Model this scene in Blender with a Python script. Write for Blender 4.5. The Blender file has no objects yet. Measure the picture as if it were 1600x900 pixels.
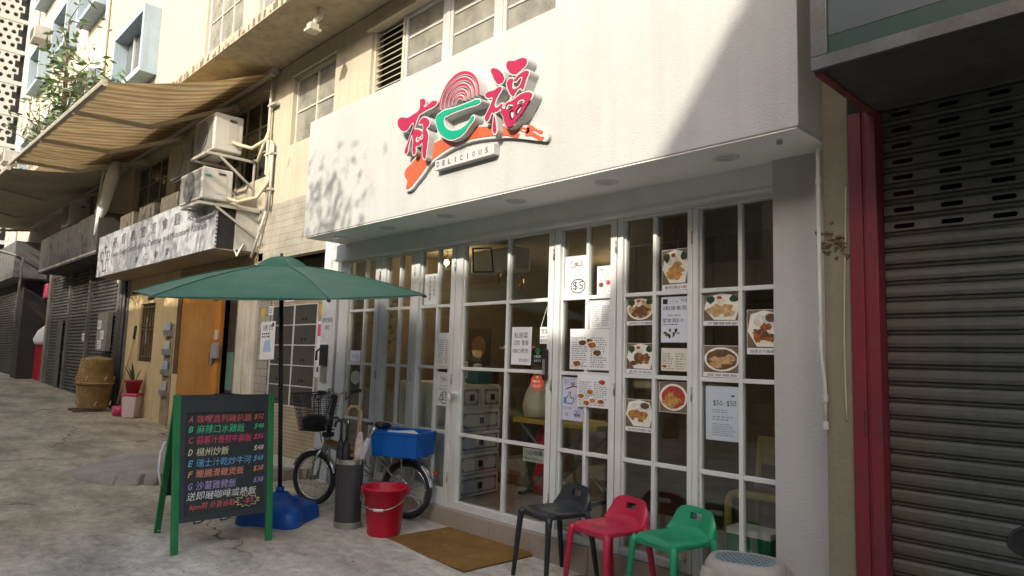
import bpy, math, random
from mathutils import Vector, Matrix, noise
random.seed(7)
S = bpy.context.scene
COL = S.collection
PI = math.pi
def R_(d): return math.radians(d)

# ------------------------------------------------------------------ camera
YAW, PITCH, ROLL, LENS = -0.808016, 0.1049686, 0.0302977, 24.3006
cam = bpy.data.cameras.new('camera'); cam.lens = LENS; cam.sensor_width = 36.0
cam.clip_start = 0.05; cam.clip_end = 600
camo = bpy.data.objects.new('camera', cam); COL.objects.link(camo)
F_ = Vector((math.sin(YAW)*math.cos(PITCH), math.cos(YAW)*math.cos(PITCH), math.sin(PITCH)))
R0 = F_.cross(Vector((0, 0, 1))).normalized(); U0 = R0.cross(F_)
RR = R0*math.cos(ROLL)+U0*math.sin(ROLL); UU = U0*math.cos(ROLL)-R0*math.sin(ROLL)
CP = Vector((0, -4, 1.5))
camo.matrix_world = Matrix(((RR.x, UU.x, -F_.x, CP.x), (RR.y, UU.y, -F_.y, CP.y), (RR.z, UU.z, -F_.z, CP.z), (0, 0, 0, 1)))
S.camera = camo

# ------------------------------------------------------------------ sky, sun, exposure
SUN = Vector((0.49, -1.27, 0.70)).normalized()          # towards the sun
ELEV = math.asin(SUN.z); AZ = math.atan2(SUN.x, SUN.y)    # azimuth clockwise from +Y
w = bpy.data.worlds.new('World'); S.world = w; w.use_nodes = True
nt = w.node_tree; bg = nt.nodes['Background']
sky = nt.nodes.new('ShaderNodeTexSky'); sky.sky_type = 'NISHITA'; sky.sun_disc = False
sky.sun_elevation = ELEV; sky.sun_rotation = AZ
sky.air_density = 1.0; sky.dust_density = 4.0; sky.ozone_density = 1.0
nt.links.new(sky.outputs[0], bg.inputs[0]); bg.inputs[1].default_value = 0.15
sl = bpy.data.lights.new('sun', 'SUN'); sl.energy = 2.4; sl.angle = R_(0.55); sl.color = (1.0, 0.92, 0.79)
so = bpy.data.objects.new('sun', sl); COL.objects.link(so); so.location = (8, -20, 14)
so.rotation_euler = (-SUN).to_track_quat('-Z', 'Y').to_euler()
S.view_settings.view_transform = 'Standard'; S.view_settings.look = 'None'
S.view_settings.gamma = 1.0; S.view_settings.exposure = 1.3; S.view_settings.use_curve_mapping = False

# ------------------------------------------------------------------ materials
MATS = {}
def M(name, col, rough=0.6, var=0.12, scale=3.0, bump=0.0, bscale=60.0, metal=0.0, spec=0.5, streak=0.0, fine=0.5, dirt=None, dirt_amt=0.0, dirt_scale=1.2, coat=0.0, rand=0.0):
    """procedural principled: two scales of colour noise, optional vertical streaks, dirt blotches and bump"""
    if name in MATS: return MATS[name]
    m = bpy.data.materials.new(name); m.use_nodes = True; t = m.node_tree; b = t.nodes['Principled BSDF']
    b.inputs['Roughness'].default_value = rough; b.inputs['Metallic'].default_value = metal
    b.inputs['Specular IOR Level'].default_value = spec
    if coat: b.inputs['Coat Weight'].default_value = coat
    tc = t.nodes.new('ShaderNodeTexCoord'); L = t.links.new
    def nz(sc, det=5, mapscale=None):
        n = t.nodes.new('ShaderNodeTexNoise'); n.inputs['Scale'].default_value = sc; n.inputs['Detail'].default_value = det
        if mapscale:
            mp = t.nodes.new('ShaderNodeMapping'); mp.inputs['Scale'].default_value = mapscale
            L(tc.outputs['Object'], mp.inputs[0]); L(mp.outputs[0], n.inputs['Vector'])
        else: L(tc.outputs['Object'], n.inputs['Vector'])
        return n
    def ramp(src, lo, hi, a, c):
        r = t.nodes.new('ShaderNodeMapRange'); r.inputs[1].default_value = lo; r.inputs[2].default_value = hi
        r.inputs[3].default_value = a; r.inputs[4].default_value = c; L(src, r.inputs[0]); return r
    def mul(colsock, facsock):
        v = t.nodes.new('ShaderNodeMix'); v.data_type = 'RGBA'; v.blend_type = 'MULTIPLY'; v.inputs[0].default_value = 1
        L(colsock, v.inputs[6]); L(facsock, v.inputs[7]); return v.outputs[2]
    rgb = t.nodes.new('ShaderNodeRGB'); rgb.outputs[0].default_value = (*col, 1); c = rgb.outputs[0]
    if rand:
        oi = t.nodes.new('ShaderNodeObjectInfo'); c = mul(c, ramp(oi.outputs['Random'], 0, 1, 1-rand, 1+rand).outputs[0])
    if var:
        c = mul(c, ramp(nz(scale).outputs[0], .3, .7, 1-var, 1+var*.6).outputs[0])
        c = mul(c, ramp(nz(scale*14, 3).outputs[0], .3, .7, 1-var*fine, 1+var*fine*.6).outputs[0])
    if streak:
        c = mul(c, ramp(nz(1, 4, (9, 9, .5)).outputs[0], .42, .75, 1, 1-streak).outputs[0])
    if dirt:
        v = t.nodes.new('ShaderNodeMix'); v.data_type = 'RGBA'
        L(ramp(nz(dirt_scale, 7).outputs[0], .48, .68, 0, dirt_amt).outputs[0], v.inputs[0]); L(c, v.inputs[6]); v.inputs[7].default_value = (*dirt, 1); c = v.outputs[2]
    L(c, b.inputs['Base Color'])
    if var:
        L(ramp(nz(scale*3, 4).outputs[0], .3, .7, max(0.02, rough-.1), min(1, rough+.12)).outputs[0], b.inputs['Roughness'])
    if bump:
        bp = t.nodes.new('ShaderNodeBump'); bp.inputs['Strength'].default_value = bump; bp.inputs['Distance'].default_value = .01
        L(nz(bscale, 6).outputs[0], bp.inputs['Height']); L(bp.outputs[0], b.inputs['Normal'])
    MATS[name] = m; return m

def glass(name, tint=(1, 1, 1), refl=1.0, rough=0.0, body=0.0, bodycol=(.5, .5, .5)):
    if name in MATS: return MATS[name]
    m = bpy.data.materials.new(name); m.use_nodes = True; t = m.node_tree; t.nodes.clear(); L = t.links.new
    o = t.nodes.new('ShaderNodeOutputMaterial'); tr = t.nodes.new('ShaderNodeBsdfTransparent'); tr.inputs[0].default_value = (*tint, 1)
    gl = t.nodes.new('ShaderNodeBsdfGlossy'); gl.inputs['Roughness'].default_value = rough
    lw = t.nodes.new('ShaderNodeLayerWeight'); lw.inputs[0].default_value = .5
    pw = t.nodes.new('ShaderNodeMath'); pw.operation = 'POWER'; pw.inputs[1].default_value = 5; L(lw.outputs['Facing'], pw.inputs[0])   # Schlick, same from both sides of the pane
    mm = t.nodes.new('ShaderNodeMath'); mm.operation = 'MULTIPLY_ADD'; mm.inputs[1].default_value = .96*refl; mm.inputs[2].default_value = .04*refl; mm.use_clamp = True
    L(pw.outputs[0], mm.inputs[0]); mx = t.nodes.new('ShaderNodeMixShader'); L(mm.outputs[0], mx.inputs[0])
    base = tr.outputs[0]
    if body:
        df = t.nodes.new('ShaderNodeBsdfDiffuse'); df.inputs[0].default_value = (*bodycol, 1)
        n = t.nodes.new('ShaderNodeTexNoise'); n.inputs['Scale'].default_value = 5; n.inputs['Detail'].default_value = 6
        tc = t.nodes.new('ShaderNodeTexCoord'); L(tc.outputs['Object'], n.inputs['Vector'])
        r = t.nodes.new('ShaderNodeMapRange'); r.inputs[1].default_value = .3; r.inputs[2].default_value = .7; r.inputs[3].default_value = body*.6; r.inputs[4].default_value = min(1, body*1.25); L(n.outputs[0], r.inputs[0])
        m2 = t.nodes.new('ShaderNodeMixShader'); L(r.outputs[0], m2.inputs[0]); L(tr.outputs[0], m2.inputs[1]); L(df.outputs[0], m2.inputs[2]); base = m2.outputs[0]
    L(base, mx.inputs[1]); L(gl.outputs[0], mx.inputs[2]); L(mx.outputs[0], o.inputs[0]); MATS[name] = m; return m

def tiles(name, c1, c2, mortar, w=.05, h=.05, ms=.006, offs=0.0, rough=.45):
    """wall of tiles too small to tell apart singly"""
    if name in MATS: return MATS[name]
    m = M(name, c1, rough, 0.1); t = m.node_tree; L = t.links.new; b = t.nodes['Principled BSDF']
    tc = t.nodes.new('ShaderNodeTexCoord'); mp = t.nodes.new('ShaderNodeMapping'); mp.inputs['Rotation'].default_value = (R_(90), 0, 0)
    sx = t.nodes.new('ShaderNodeSeparateXYZ'); cx = t.nodes.new('ShaderNodeCombineXYZ'); L(tc.outputs['Object'], sx.inputs[0])
    ad = t.nodes.new('ShaderNodeMath'); ad.operation = 'ADD'; L(sx.outputs[0], ad.inputs[0]); L(sx.outputs[1], ad.inputs[1]); L(ad.outputs[0], cx.inputs[0]); L(sx.outputs[2], cx.inputs[1])
    br = t.nodes.new('ShaderNodeTexBrick'); br.offset = offs; br.inputs['Scale'].default_value = 1
    br.inputs['Color1'].default_value = (*c1, 1); br.inputs['Color2'].default_value = (*c2, 1); br.inputs['Mortar'].default_value = (*mortar, 1)
    br.inputs['Mortar Size'].default_value = ms; br.inputs['Brick Width'].default_value = w; br.inputs['Row Height'].default_value = h
    L(cx.outputs[0], br.inputs['Vector'])
    n = t.nodes.new('ShaderNodeTexNoise'); n.inputs['Scale'].default_value = 2.5; n.inputs['Detail'].default_value = 6; L(tc.outputs['Object'], n.inputs['Vector'])
    r = t.nodes.new('ShaderNodeMapRange'); r.inputs[1].default_value = .3; r.inputs[2].default_value = .7; r.inputs[3].default_value = .72; r.inputs[4].default_value = 1.1; L(n.outputs[0], r.inputs[0])
    v = t.nodes.new('ShaderNodeMix'); v.data_type = 'RGBA'; v.blend_type = 'MULTIPLY'; v.inputs[0].default_value = 1; L(br.outputs[0], v.inputs[6]); L(r.outputs[0], v.inputs[7])
    L(v.outputs[2], b.inputs['Base Color'])
    bp = t.nodes.new('ShaderNodeBump'); bp.inputs['Strength'].default_value = .5; bp.inputs['Distance'].default_value = .004; bp.invert = True
    L(br.outputs['Fac'], bp.inputs['Height']); L(bp.outputs[0], b.inputs['Normal'])
    return m

def emis(name, col, s):
    if name in MATS: return MATS[name]
    m = bpy.data.materials.new(name); m.use_nodes = True; b = m.node_tree.nodes['Principled BSDF']
    b.inputs['Base Color'].default_value = (*col, 1); b.inputs['Emission Color'].default_value = (*col, 1); b.inputs['Emission Strength'].default_value = s
    MATS[name] = m; return m

# ------------------------------------------------------------------ mesh builder
class MB:
    def __init__(s, o=(0, 0, 0)): s.v = []; s.f = []; s.o = Vector(o); s.mi = []
    def quad(s, *p):
        i = len(s.v); s.v += [Vector(q) for q in p]; s.f.append(tuple(range(i, i+len(p)))); return s
    def box(s, x0, x1, y0, y1, z0, z1):
        i = len(s.v); s.v += [Vector(q) for q in ((x0,y0,z0),(x1,y0,z0),(x1,y1,z0),(x0,y1,z0),(x0,y0,z1),(x1,y0,z1),(x1,y1,z1),(x0,y1,z1))]
        s.f += [tuple(i+k for k in q) for q in ((0,3,2,1),(4,5,6,7),(0,1,5,4),(1,2,6,5),(2,3,7,6),(3,0,4,7))]; return s
    def bar(s, p, q, w, h, up=(0, 0, 1)):
        p = Vector(p); q = Vector(q); d = (q-p).normalized(); u = Vector(up)
        a = d.cross(u)
        if a.length < 1e-4: a = d.cross(Vector((1, 0, 0)))
        a.normalize(); b = a.cross(d).normalized(); i = len(s.v)
        for c in (p, q):
            for (m, n) in ((-1,-1),(1,-1),(1,1),(-1,1)): s.v.append(c+a*m*w/2+b*n*h/2)
        s.f += [tuple(i+k for k in t) for t in ((0,1,2,3),(7,6,5,4),(0,4,5,1),(1,5,6,2),(2,6,7,3),(3,7,4,0))]; return s
    def path(s, pts, r, n=8, cap=True, flat=1.0):
        pts = [Vector(p) for p in pts]; rs = r if isinstance(r, (list, tuple)) else [r]*len(pts)
        i0 = len(s.v); prev = None
        for k, p in enumerate(pts):
            d = (pts[min(k+1, len(pts)-1)]-pts[max(k-1, 0)]).normalized()
            if prev is None:
                a = d.cross(Vector((0, 0, 1)))
                if a.length < 1e-3: a = d.cross(Vector((1, 0, 0)))
            else: a = prev-d*prev.dot(d)
            a.normalize(); prev = a; b = d.cross(a)
            for j in range(n):
                t = 2*PI*j/n; s.v.append(p+(a*math.cos(t)+b*math.sin(t)*flat)*rs[k])
        for k in range(len(pts)-1):
            for j in range(n):
                a0 = i0+k*n+j; a1 = i0+k*n+(j+1) % n; s.f.append((a0, a1, a1+n, a0+n))
        if cap:
            s.f.append(tuple(i0+j for j in range(n))[::-1]); m = i0+(len(pts)-1)*n; s.f.append(tuple(m+j for j in range(n)))
        return s
    def ring(s, c, u, v, R, r, n=32, m=8):
        """torus round c in plane u,v"""
        c = Vector(c); u = Vector(u).normalized(); v = Vector(v).normalized(); w = u.cross(v); i0 = len(s.v)
        for k in range(n):
            t = 2*PI*k/n; d = u*math.cos(t)+v*math.sin(t)
            for j in range(m):
                p = 2*PI*j/m; s.v.append(c+d*(R+r*math.cos(p))+w*r*math.sin(p))
        for k in range(n):
            for j in range(m):
                a = i0+k*m+j; b = i0+k*m+(j+1) % m; a2 = i0+((k+1) % n)*m+j; b2 = i0+((k+1) % n)*m+(j+1) % m
                s.f.append((a, a2, b2, b))
        return s
    def lathe(s, prof, c=(0, 0, 0), n=28, sx=1.0, sy=1.0, cap=True, sup=None):
        c = Vector(c); i0 = len(s.v)
        for (r, z) in prof:
            for j in range(n):
                t = 2*PI*j/n; ct, st = math.cos(t), math.sin(t)
                if sup: ct = math.copysign(abs(ct)**sup, ct); st = math.copysign(abs(st)**sup, st)
                s.v.append(c+Vector((r*ct*sx, r*st*sy, z)))
        for k in range(len(prof)-1):
            for j in range(n):
                a = i0+k*n+j; b = i0+k*n+(j+1) % n; s.f.append((a, b, b+n, a+n))
        if cap:
            s.f.append(tuple(i0+j for j in range(n))[::-1]); m = i0+(len(prof)-1)*n; s.f.append(tuple(m+j for j in range(n)))
        return s
    def prism(s, poly, y0, y1):
        """polygon in (x,z), extruded along y"""
        n = len(poly); i = len(s.v)
        s.v += [Vector((x, y0, z)) for x, z in poly]+[Vector((x, y1, z)) for x, z in poly]
        s.f.append(tuple(range(i, i+n))); s.f.append(tuple(range(i+n, i+2*n))[::-1])
        for k in range(n): s.f.append((i+k, i+n+k, i+n+(k+1) % n, i+(k+1) % n))
        return s
    def xf(s, mat, start=0):
        for k in range(start, len(s.v)): s.v[k] = mat @ s.v[k]
        return s
    def mesh(s, name):
        me = bpy.data.meshes.new(name); me.from_pydata([tuple(v-s.o) for v in s.v], [], s.f); me.update(); return me
    def build(s, name, m, parent=None, smooth=False, bevel=0.0, seg=2, sub=0, fix=False):
        me = s.mesh(name)
        if fix:
            import bmesh
            bm = bmesh.new(); bm.from_mesh(me); bmesh.ops.recalc_face_normals(bm, faces=bm.faces); bm.to_mesh(me); bm.free()
        return link(name, me, m, parent, smooth, bevel, seg, sub)
def link(name, me, m, parent=None, smooth=False, bevel=0.0, seg=2, sub=0):
    o = bpy.data.objects.new(name, me); COL.objects.link(o)
    if isinstance(m, str): m = MATS[m]
    me.materials.clear(); me.materials.append(m)
    if smooth:
        for p in me.polygons: p.use_smooth = True
    if bevel:
        b = o.modifiers.new('bevel', 'BEVEL'); b.width = bevel; b.segments = seg; b.limit_method = 'ANGLE'; b.angle_limit = R_(40)
    if sub:
        d = o.modifiers.new('subdivision', 'SUBSURF'); d.levels = sub; d.render_levels = sub
    o.parent = parent; return o
def share(name, me, parent, loc=(0, 0, 0), rot=None, scale=None):
    o = bpy.data.objects.new(name, me); COL.objects.link(o); o.parent = parent; o.location = loc
    if rot: o.rotation_euler = rot
    if scale: o.scale = scale
    return o
def tag(o, label, cat, group=None):
    o['label'] = label; o['category'] = cat
    if group: o['group'] = group
    return o
def thing(name, label, cat, loc=(0, 0, 0), rz=0, group=None):
    o = bpy.data.objects.new(name, None); COL.objects.link(o); o.location = loc; o.rotation_euler = (0, 0, rz); o.empty_display_size = .1
    return tag(o, label, cat, group)
def struct(o): o['kind'] = 'structure'; return o
def stuff(o): o['kind'] = 'stuff'; return o
def copy_tree(o, parent=None):
    c = o.copy(); COL.objects.link(c); c.parent = parent
    for ch in list(o.children): copy_tree(ch, c)
    return c

# ------------------------------------------------------------------ lettering: every string once, converted while the scene is small
TX = {}
def prep_text(bodies):
    tmp = []
    for b, off in bodies:
        cu = bpy.data.curves.new('lettering', 'FONT'); cu.body = b; cu.size = 1; cu.resolution_u = 2; cu.offset = off; cu.align_x = 'LEFT'; cu.fill_mode = 'BOTH'
        o = bpy.data.objects.new('lettering', cu); COL.objects.link(o); tmp.append((b, o))
    dg = bpy.context.evaluated_depsgraph_get()
    for b, o in tmp:
        me = bpy.data.meshes.new_from_object(o.evaluated_get(dg))
        vs = [v.co.copy() for v in me.vertices]; fs = [tuple(p.vertices) for p in me.polygons]
        if vs:
            x0 = min(v.x for v in vs); x1 = max(v.x for v in vs); y0 = min(v.y for v in vs); y1 = max(v.y for v in vs)
            TX[b] = ([((v.x-x0)/(x1-x0 or 1), (v.y-y0)/(y1-y0 or 1)) for v in vs], fs, (x1-x0)/(y1-y0 or 1))
        bpy.data.meshes.remove(me)
    for b, o in tmp:
        cu = o.data; bpy.data.objects.remove(o); bpy.data.curves.remove(cu)
def put_text(mb, body, x0, x1, z0, z1, y, fn=None, shear=0.0, keep=None):
    """fit a string in the rectangle, facing -y (or mapped by fn(u,v)->point)"""
    vs, fs, asp = TX[body]; i = len(mb.v)
    if keep:                                    # keep = 'L' or 'C': natural aspect from the height
        wd = min(x1-x0, asp*(z1-z0)); h = wd/asp
        zc = (z0+z1)/2; z0, z1 = zc-h/2, zc+h/2
        if keep == 'C': xc = (x0+x1)/2; x0, x1 = xc-wd/2, xc+wd/2
        else: x1 = x0+wd
    for u, v in vs:
        X = x0+u*(x1-x0)+shear*v*(z1-z0); Z = z0+v*(z1-z0)
        mb.v.append(Vector(fn(X, Z)) if fn else Vector((X, y, Z)))
    mb.f += [tuple(i+k for k in f) for f in fs]
    return mb
def greek(mb, x0, x1, z0, z1, y, rows, fill=.75, seed=0, h=.5):
    """rows of words too small to read"""
    rnd = random.Random(seed); dz = (z1-z0)/rows
    for r in range(rows):
        x = x0; z = z1-(r+.5)*dz; end = x0+(x1-x0)*rnd.uniform(.7, 1)
        while x < end:
            wd = rnd.uniform(.4, 1.6)*dz; e = min(x+wd, end)
            mb.quad((x, y, z-dz*h/2), (e, y, z-dz*h/2), (e, y, z+dz*h/2), (x, y, z+dz*h/2)); x = e+dz*.35/fill
    return mb
def G(x): return 0.026*max(0.0, -x-3.0)

prep_text([(q, 0.012 if len(q) == 1 and q.isascii() and q.isupper() else 0.0) for q in ['$38', '$48', '$5', '$50', '$52', '$56', '+', '-$5', '3pm-6pm', '3點後食我', '6pm前 外賣自取', 'A', 'B', 'BBC烤肉', 'C', 'Carlsberg', 'D', 'Delicious', 'E', 'EATS', 'F', 'Facebook', 'G', 'I', 'Kwun Tong Church of the Christian and Missionary Alliance', 'L', 'O', 'OPEN 11:00', 'S', 'Slippery Floor', 'U', 'UBER', '下午茶', '二', '二 三 外', '任何套餐外賣自取', '信箱', '優', '光', '副', '取', '咖哩吉列豬扒飯', '咖哩吉列雞扒飯', '咖哩吉列魚柳飯', '基', '堂', '堂食減$10', '塘', '外', '宣', '小心', '小心地滑', '惠', '搶', '教', '會', '有', '有口福', '楊州炒飯', '歡', '歡迎預訂', '每日下午茶時段', '沙薑雞髀飯', '派對', '減', '營業', '瑞士汁乾炒牛河', '生日特別優惠', '督', '福', '私房菜', '窩蛋雞飯', '第', '給力評價', '聚餐', '臘腸滑雞煲飯', '臨', '自', '蒜蓉汁香煎牛柳飯', '街招', '觀', '記', '請', '請勿張貼', '賣', '迎', '送即磨咖啡或熱飯', '通告', '道', '香煎羊架飯', '香煎雞扒飯', '麻辣口水雞飯']])
# ------------------------------------------------------------------ palette
WHITE = M('white_stucco', (.42, .42, .405), .8, .04, 2.0, .35, 90, streak=.09, dirt=(.37, .36, .34), dirt_amt=.4, dirt_scale=.8)
PAINT = M('white_paint', (.62, .635, .62), .45, .06, 4.0, streak=.06, dirt=(.46, .46, .42), dirt_amt=.35, dirt_scale=2.5)
CREAM = M('cream_render', (.43, .385, .29), .85, .10, 1.2, .15, 40, streak=.12, dirt=(.30, .26, .18), dirt_amt=.3)
CREAM2 = M('pale_render', (.41, .38, .325), .85, .10, .8, .12, 30, streak=.14)
CONC = M('concrete_wall', (.21, .192, .13), .9, .16, 2.5, .3, 50, streak=.25, dirt=(.15, .12, .08), dirt_amt=.5)
STEEL = M('galvanised_steel', (.42, .42, .40), .45, .15, 5, metal=.7, dirt=(.2, .16, .12), dirt_amt=.5, dirt_scale=6)
DARKST = M('dark_steel', (.05, .05, .05), .5, .2)
BLACK = M('black_plastic', (.02, .021, .023), .42, .15, 6)
GLASS = glass('window_glass', (.90, .93, .91), 2.0)
FROST = glass('dusty_glass', (.7, .7, .66), .9, .12, .72, (.30, .29, .24))
DARKGL = glass('dim_glass', (.55, .57, .55), 1.0, .02, .35, (.10, .10, .09))

# ------------------------------------------------------------------ ground: one sheet, fine near the camera
def ground_mesh():
    xs = [-90, -70, -55, -45, -38, -32, -28, -25]+[-22+.5*i for i in range(20)]+[-12+.06*i for i in range(217)]+[1.5+i for i in range(8)]+[12, 20, 40]
    ys = [-60, -40, -28, -20, -15, -12, -10, -9, -8, -7, -6, -5]+[-4.4+.06*i for i in range(77)]+[.5, 3, 20]
    mb = MB(); nx = len(xs)
    for y in ys:
        for x in xs:
            z = G(x)+.012*noise.noise(Vector((x*.9, y*.9, 0)))+.005*noise.noise(Vector((x*4, y*4, 1)))
            if y > -.7: z = z*(1-min(1, (y+.7)/.4))+(G(x)+.002)*min(1, (y+.7)/.4)
            mb.v.append(Vector((x, y, z)))
    for j in range(len(ys)-1):
        for i in range(nx-1): a = j*nx+i; mb.f.append((a, a+1, a+nx+1, a+nx))
    return mb
def wn_(t, tc):
    n = t.nodes.new('ShaderNodeTexNoise'); n.inputs['Scale'].default_value = 1.1; n.inputs['Detail'].default_value = 8; t.links.new(tc.outputs['Object'], n.inputs['Vector']); return n.outputs[0]
def ground_material():
    m = M('street_concrete', (.42, .375, .295), .85, .40, .9, .6, 35, dirt=(.18, .15, .105), dirt_amt=.8, dirt_scale=.9, fine=.6)
    t = m.node_tree; L = t.links.new; b = t.nodes['Principled BSDF']
    src = b.inputs['Base Color'].links[0].from_socket
    tc = t.nodes.new('ShaderNodeTexCoord')
    # pale scuffs
    n = t.nodes.new('ShaderNodeTexNoise'); n.inputs['Scale'].default_value = 2.3; n.inputs['Detail'].default_value = 9; n.inputs['Roughness'].default_value = .7
    mp = t.nodes.new('ShaderNodeMapping'); mp.inputs['Location'].default_value = (5, 2, 0); L(tc.outputs['Object'], mp.inputs[0]); L(mp.outputs[0], n.inputs['Vector'])
    r = t.nodes.new('ShaderNodeMapRange'); r.inputs[1].default_value = .54; r.inputs[2].default_value = .72; r.inputs[3].default_value = 0; r.inputs[4].default_value = .6; L(n.outputs[0], r.inputs[0])
    v = t.nodes.new('ShaderNodeMix'); v.data_type = 'RGBA'; L(r.outputs[0], v.inputs[0]); L(src, v.inputs[6]); v.inputs[7].default_value = (.58, .53, .45, 1)
    # dark specks
    s = t.nodes.new('ShaderNodeTexNoise'); s.inputs['Scale'].default_value = 46; s.inputs['Detail'].default_value = 2; L(tc.outputs['Object'], s.inputs['Vector'])
    r2 = t.nodes.new('ShaderNodeMapRange'); r2.inputs[1].default_value = .62; r2.inputs[2].default_value = .72; r2.inputs[3].default_value = 1; r2.inputs[4].default_value = .5; L(s.outputs[0], r2.inputs[0])
    # cracks: thin wavering lines
    vo = t.nodes.new('ShaderNodeTexVoronoi'); vo.feature = 'DISTANCE_TO_EDGE'; vo.inputs['Scale'].default_value = .42
    wn = t.nodes.new('ShaderNodeTexNoise'); wn.inputs['Scale'].default_value = 1.6; wn.inputs['Detail'].default_value = 6; L(tc.outputs['Object'], wn.inputs['Vector'])
    mx = t.nodes.new('ShaderNodeVectorMath'); mx.operation = 'MULTIPLY_ADD'; mx.inputs[1].default_value = (.9, .9, .0); L(wn.outputs['Color'], mx.inputs[0]); L(tc.outputs['Object'], mx.inputs[2]); L(mx.outputs[0], vo.inputs['Vector'])
    r3 = t.nodes.new('ShaderNodeMapRange'); r3.inputs[1].default_value = .0015; r3.inputs[2].default_value = .006; r3.inputs[3].default_value = .25; r3.inputs[4].default_value = 1; L(vo.outputs['Distance'], r3.inputs[0])
    cm = t.nodes.new('ShaderNodeTexNoise'); cm.inputs['Scale'].default_value = .8; cm.inputs['Detail'].default_value = 3; L(tc.outputs['Object'], cm.inputs['Vector'])
    r4 = t.nodes.new('ShaderNodeMapRange'); r4.inputs[1].default_value = .46; r4.inputs[2].default_value = .58; r4.inputs[3].default_value = 1; r4.inputs[4].default_value = 0; L(cm.outputs[0], r4.inputs[0])
    r5 = t.nodes.new('ShaderNodeMath'); r5.operation = 'MAXIMUM'; L(r3.outputs[0], r5.inputs[0]); L(r4.outputs[0], r5.inputs[1]); r3 = r5
    bl = t.nodes.new('ShaderNodeTexNoise'); bl.inputs['Scale'].default_value = 1.7; bl.inputs['Detail'].default_value = 10; bl.inputs['Roughness'].default_value = .72
    mq = t.nodes.new('ShaderNodeMapping'); mq.inputs['Scale'].default_value = (.55, 1.5, 1); mq.inputs['Rotation'].default_value = (0, 0, .5); L(tc.outputs['Object'], mq.inputs[0]); L(mq.outputs[0], bl.inputs['Vector'])
    r6 = t.nodes.new('ShaderNodeMapRange'); r6.inputs[1].default_value = .42; r6.inputs[2].default_value = .62; r6.inputs[3].default_value = 1.12; r6.inputs[4].default_value = .74; L(bl.outputs[0], r6.inputs[0])
    c = v.outputs[2]
    # the later, greyer concrete laid in front of the shop
    sx = t.nodes.new('ShaderNodeSeparateXYZ'); L(tc.outputs['Object'], sx.inputs[0])
    ad = t.nodes.new('ShaderNodeMath'); ad.operation = 'MULTIPLY_ADD'; ad.inputs[1].default_value = 1.6; L(wn_(t, tc), ad.inputs[0]); L(sx.outputs[0], ad.inputs[2])
    rg = t.nodes.new('ShaderNodeMapRange'); rg.inputs[1].default_value = -5.6; rg.inputs[2].default_value = -4.6; L(ad.outputs[0], rg.inputs[0])
    bc = t.nodes.new('ShaderNodeMix'); bc.data_type = 'RGBA'; bc.blend_type = 'MULTIPLY'; bc.inputs[0].default_value = 1; L(c, bc.inputs[6])
    tint = t.nodes.new('ShaderNodeMix'); tint.data_type = 'RGBA'; L(rg.outputs[0], tint.inputs[0]); tint.inputs[6].default_value = (1.16, 1.13, 1.03, 1); tint.inputs[7].default_value = (1.48, 1.52, 1.62, 1); L(tint.outputs[2], bc.inputs[7]); c = bc.outputs[2]
    for q in (r2, r3, r6):
        k = t.nodes.new('ShaderNodeMix'); k.data_type = 'RGBA'; k.blend_type = 'MULTIPLY'; k.inputs[0].default_value = 1; L(c, k.inputs[6]); L(q.outputs[0], k.inputs[7]); c = k.outputs[2]
    L(c, b.inputs['Base Color'])
    return m
GROUND = ground_material()
struct(ground_mesh().build('ground', GROUND, smooth=True))
def ramp():
    fr = [(-8.95, -2.18), (-8.60, -2.13), (-8.25, -2.06), (-7.98, -1.91), (-7.83, -1.72), (-7.77, -1.48), (-7.60, -1.1), (-7.40, -.7), (-7.32, -.3), (-7.32, -.07)]
    bk = [(-9.05, -2.12), (-9.5, -1.85), (-9.9, -1.6), (-10.3, -1.3), (-10.6, -1.0), (-10.7, -.7), (-10.6, -.4), (-10.2, -.15), (-9.4, -.07), (-8.2, -.07)]
    hs = [0, .035, .065, .085, .10, .11, .115, .115, .11, .11]
    mb = MB(); ns, nv = 90, 30
    def at(c, s): k = min(int(s*9), 8); f = s*9-k; return [c[k][i]*(1-f)+c[k+1][i]*f for i in range(2)]
    for i in range(ns+1):
        s = i/ns; a = at(bk, s); b = at(fr, s); k = min(int(s*9), 8); h = hs[k]*(1-(s*9-k))+hs[k+1]*(s*9-k)
        wob = .035*noise.noise(Vector((s*22, 0, 0)))+.015*noise.noise(Vector((s*80, 5, 0)))
        for j in range(nv+3):
            v = min(j, nv)/nv; x = a[0]+(b[0]-a[0])*(v+wob*v); y = a[1]+(b[1]-a[1])*(v+wob*v)
            z = G(x)-.012+(h+.012)*v**1.5+.006*noise.noise(Vector((x*5, y*5, 2)))*v
            if j > nv:                                            # broken skirt of the edge
                q = (j-nv)/2; x += .04*q+.02*noise.noise(Vector((s*60, q, 1))); y -= .05*q+.02*noise.noise(Vector((s*60, q, 4))); z = (G(x)-.03)*q+z*(1-q)-.01*(1-q)
            mb.v.append(Vector((x, y, z)))
    n = nv+3
    for i in range(ns):
        for j in range(n-1): q = i*n+j; mb.f.append((q, q+1, q+n+1, q+n))
    return mb
struct(ramp().build('pavement_ramp', M('ramp_concrete', (.35, .318, .255), .9, .3, 1.4, .8, 28, dirt=(.20, .17, .12), dirt_amt=.85, dirt_scale=1.6), smooth=True))

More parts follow.
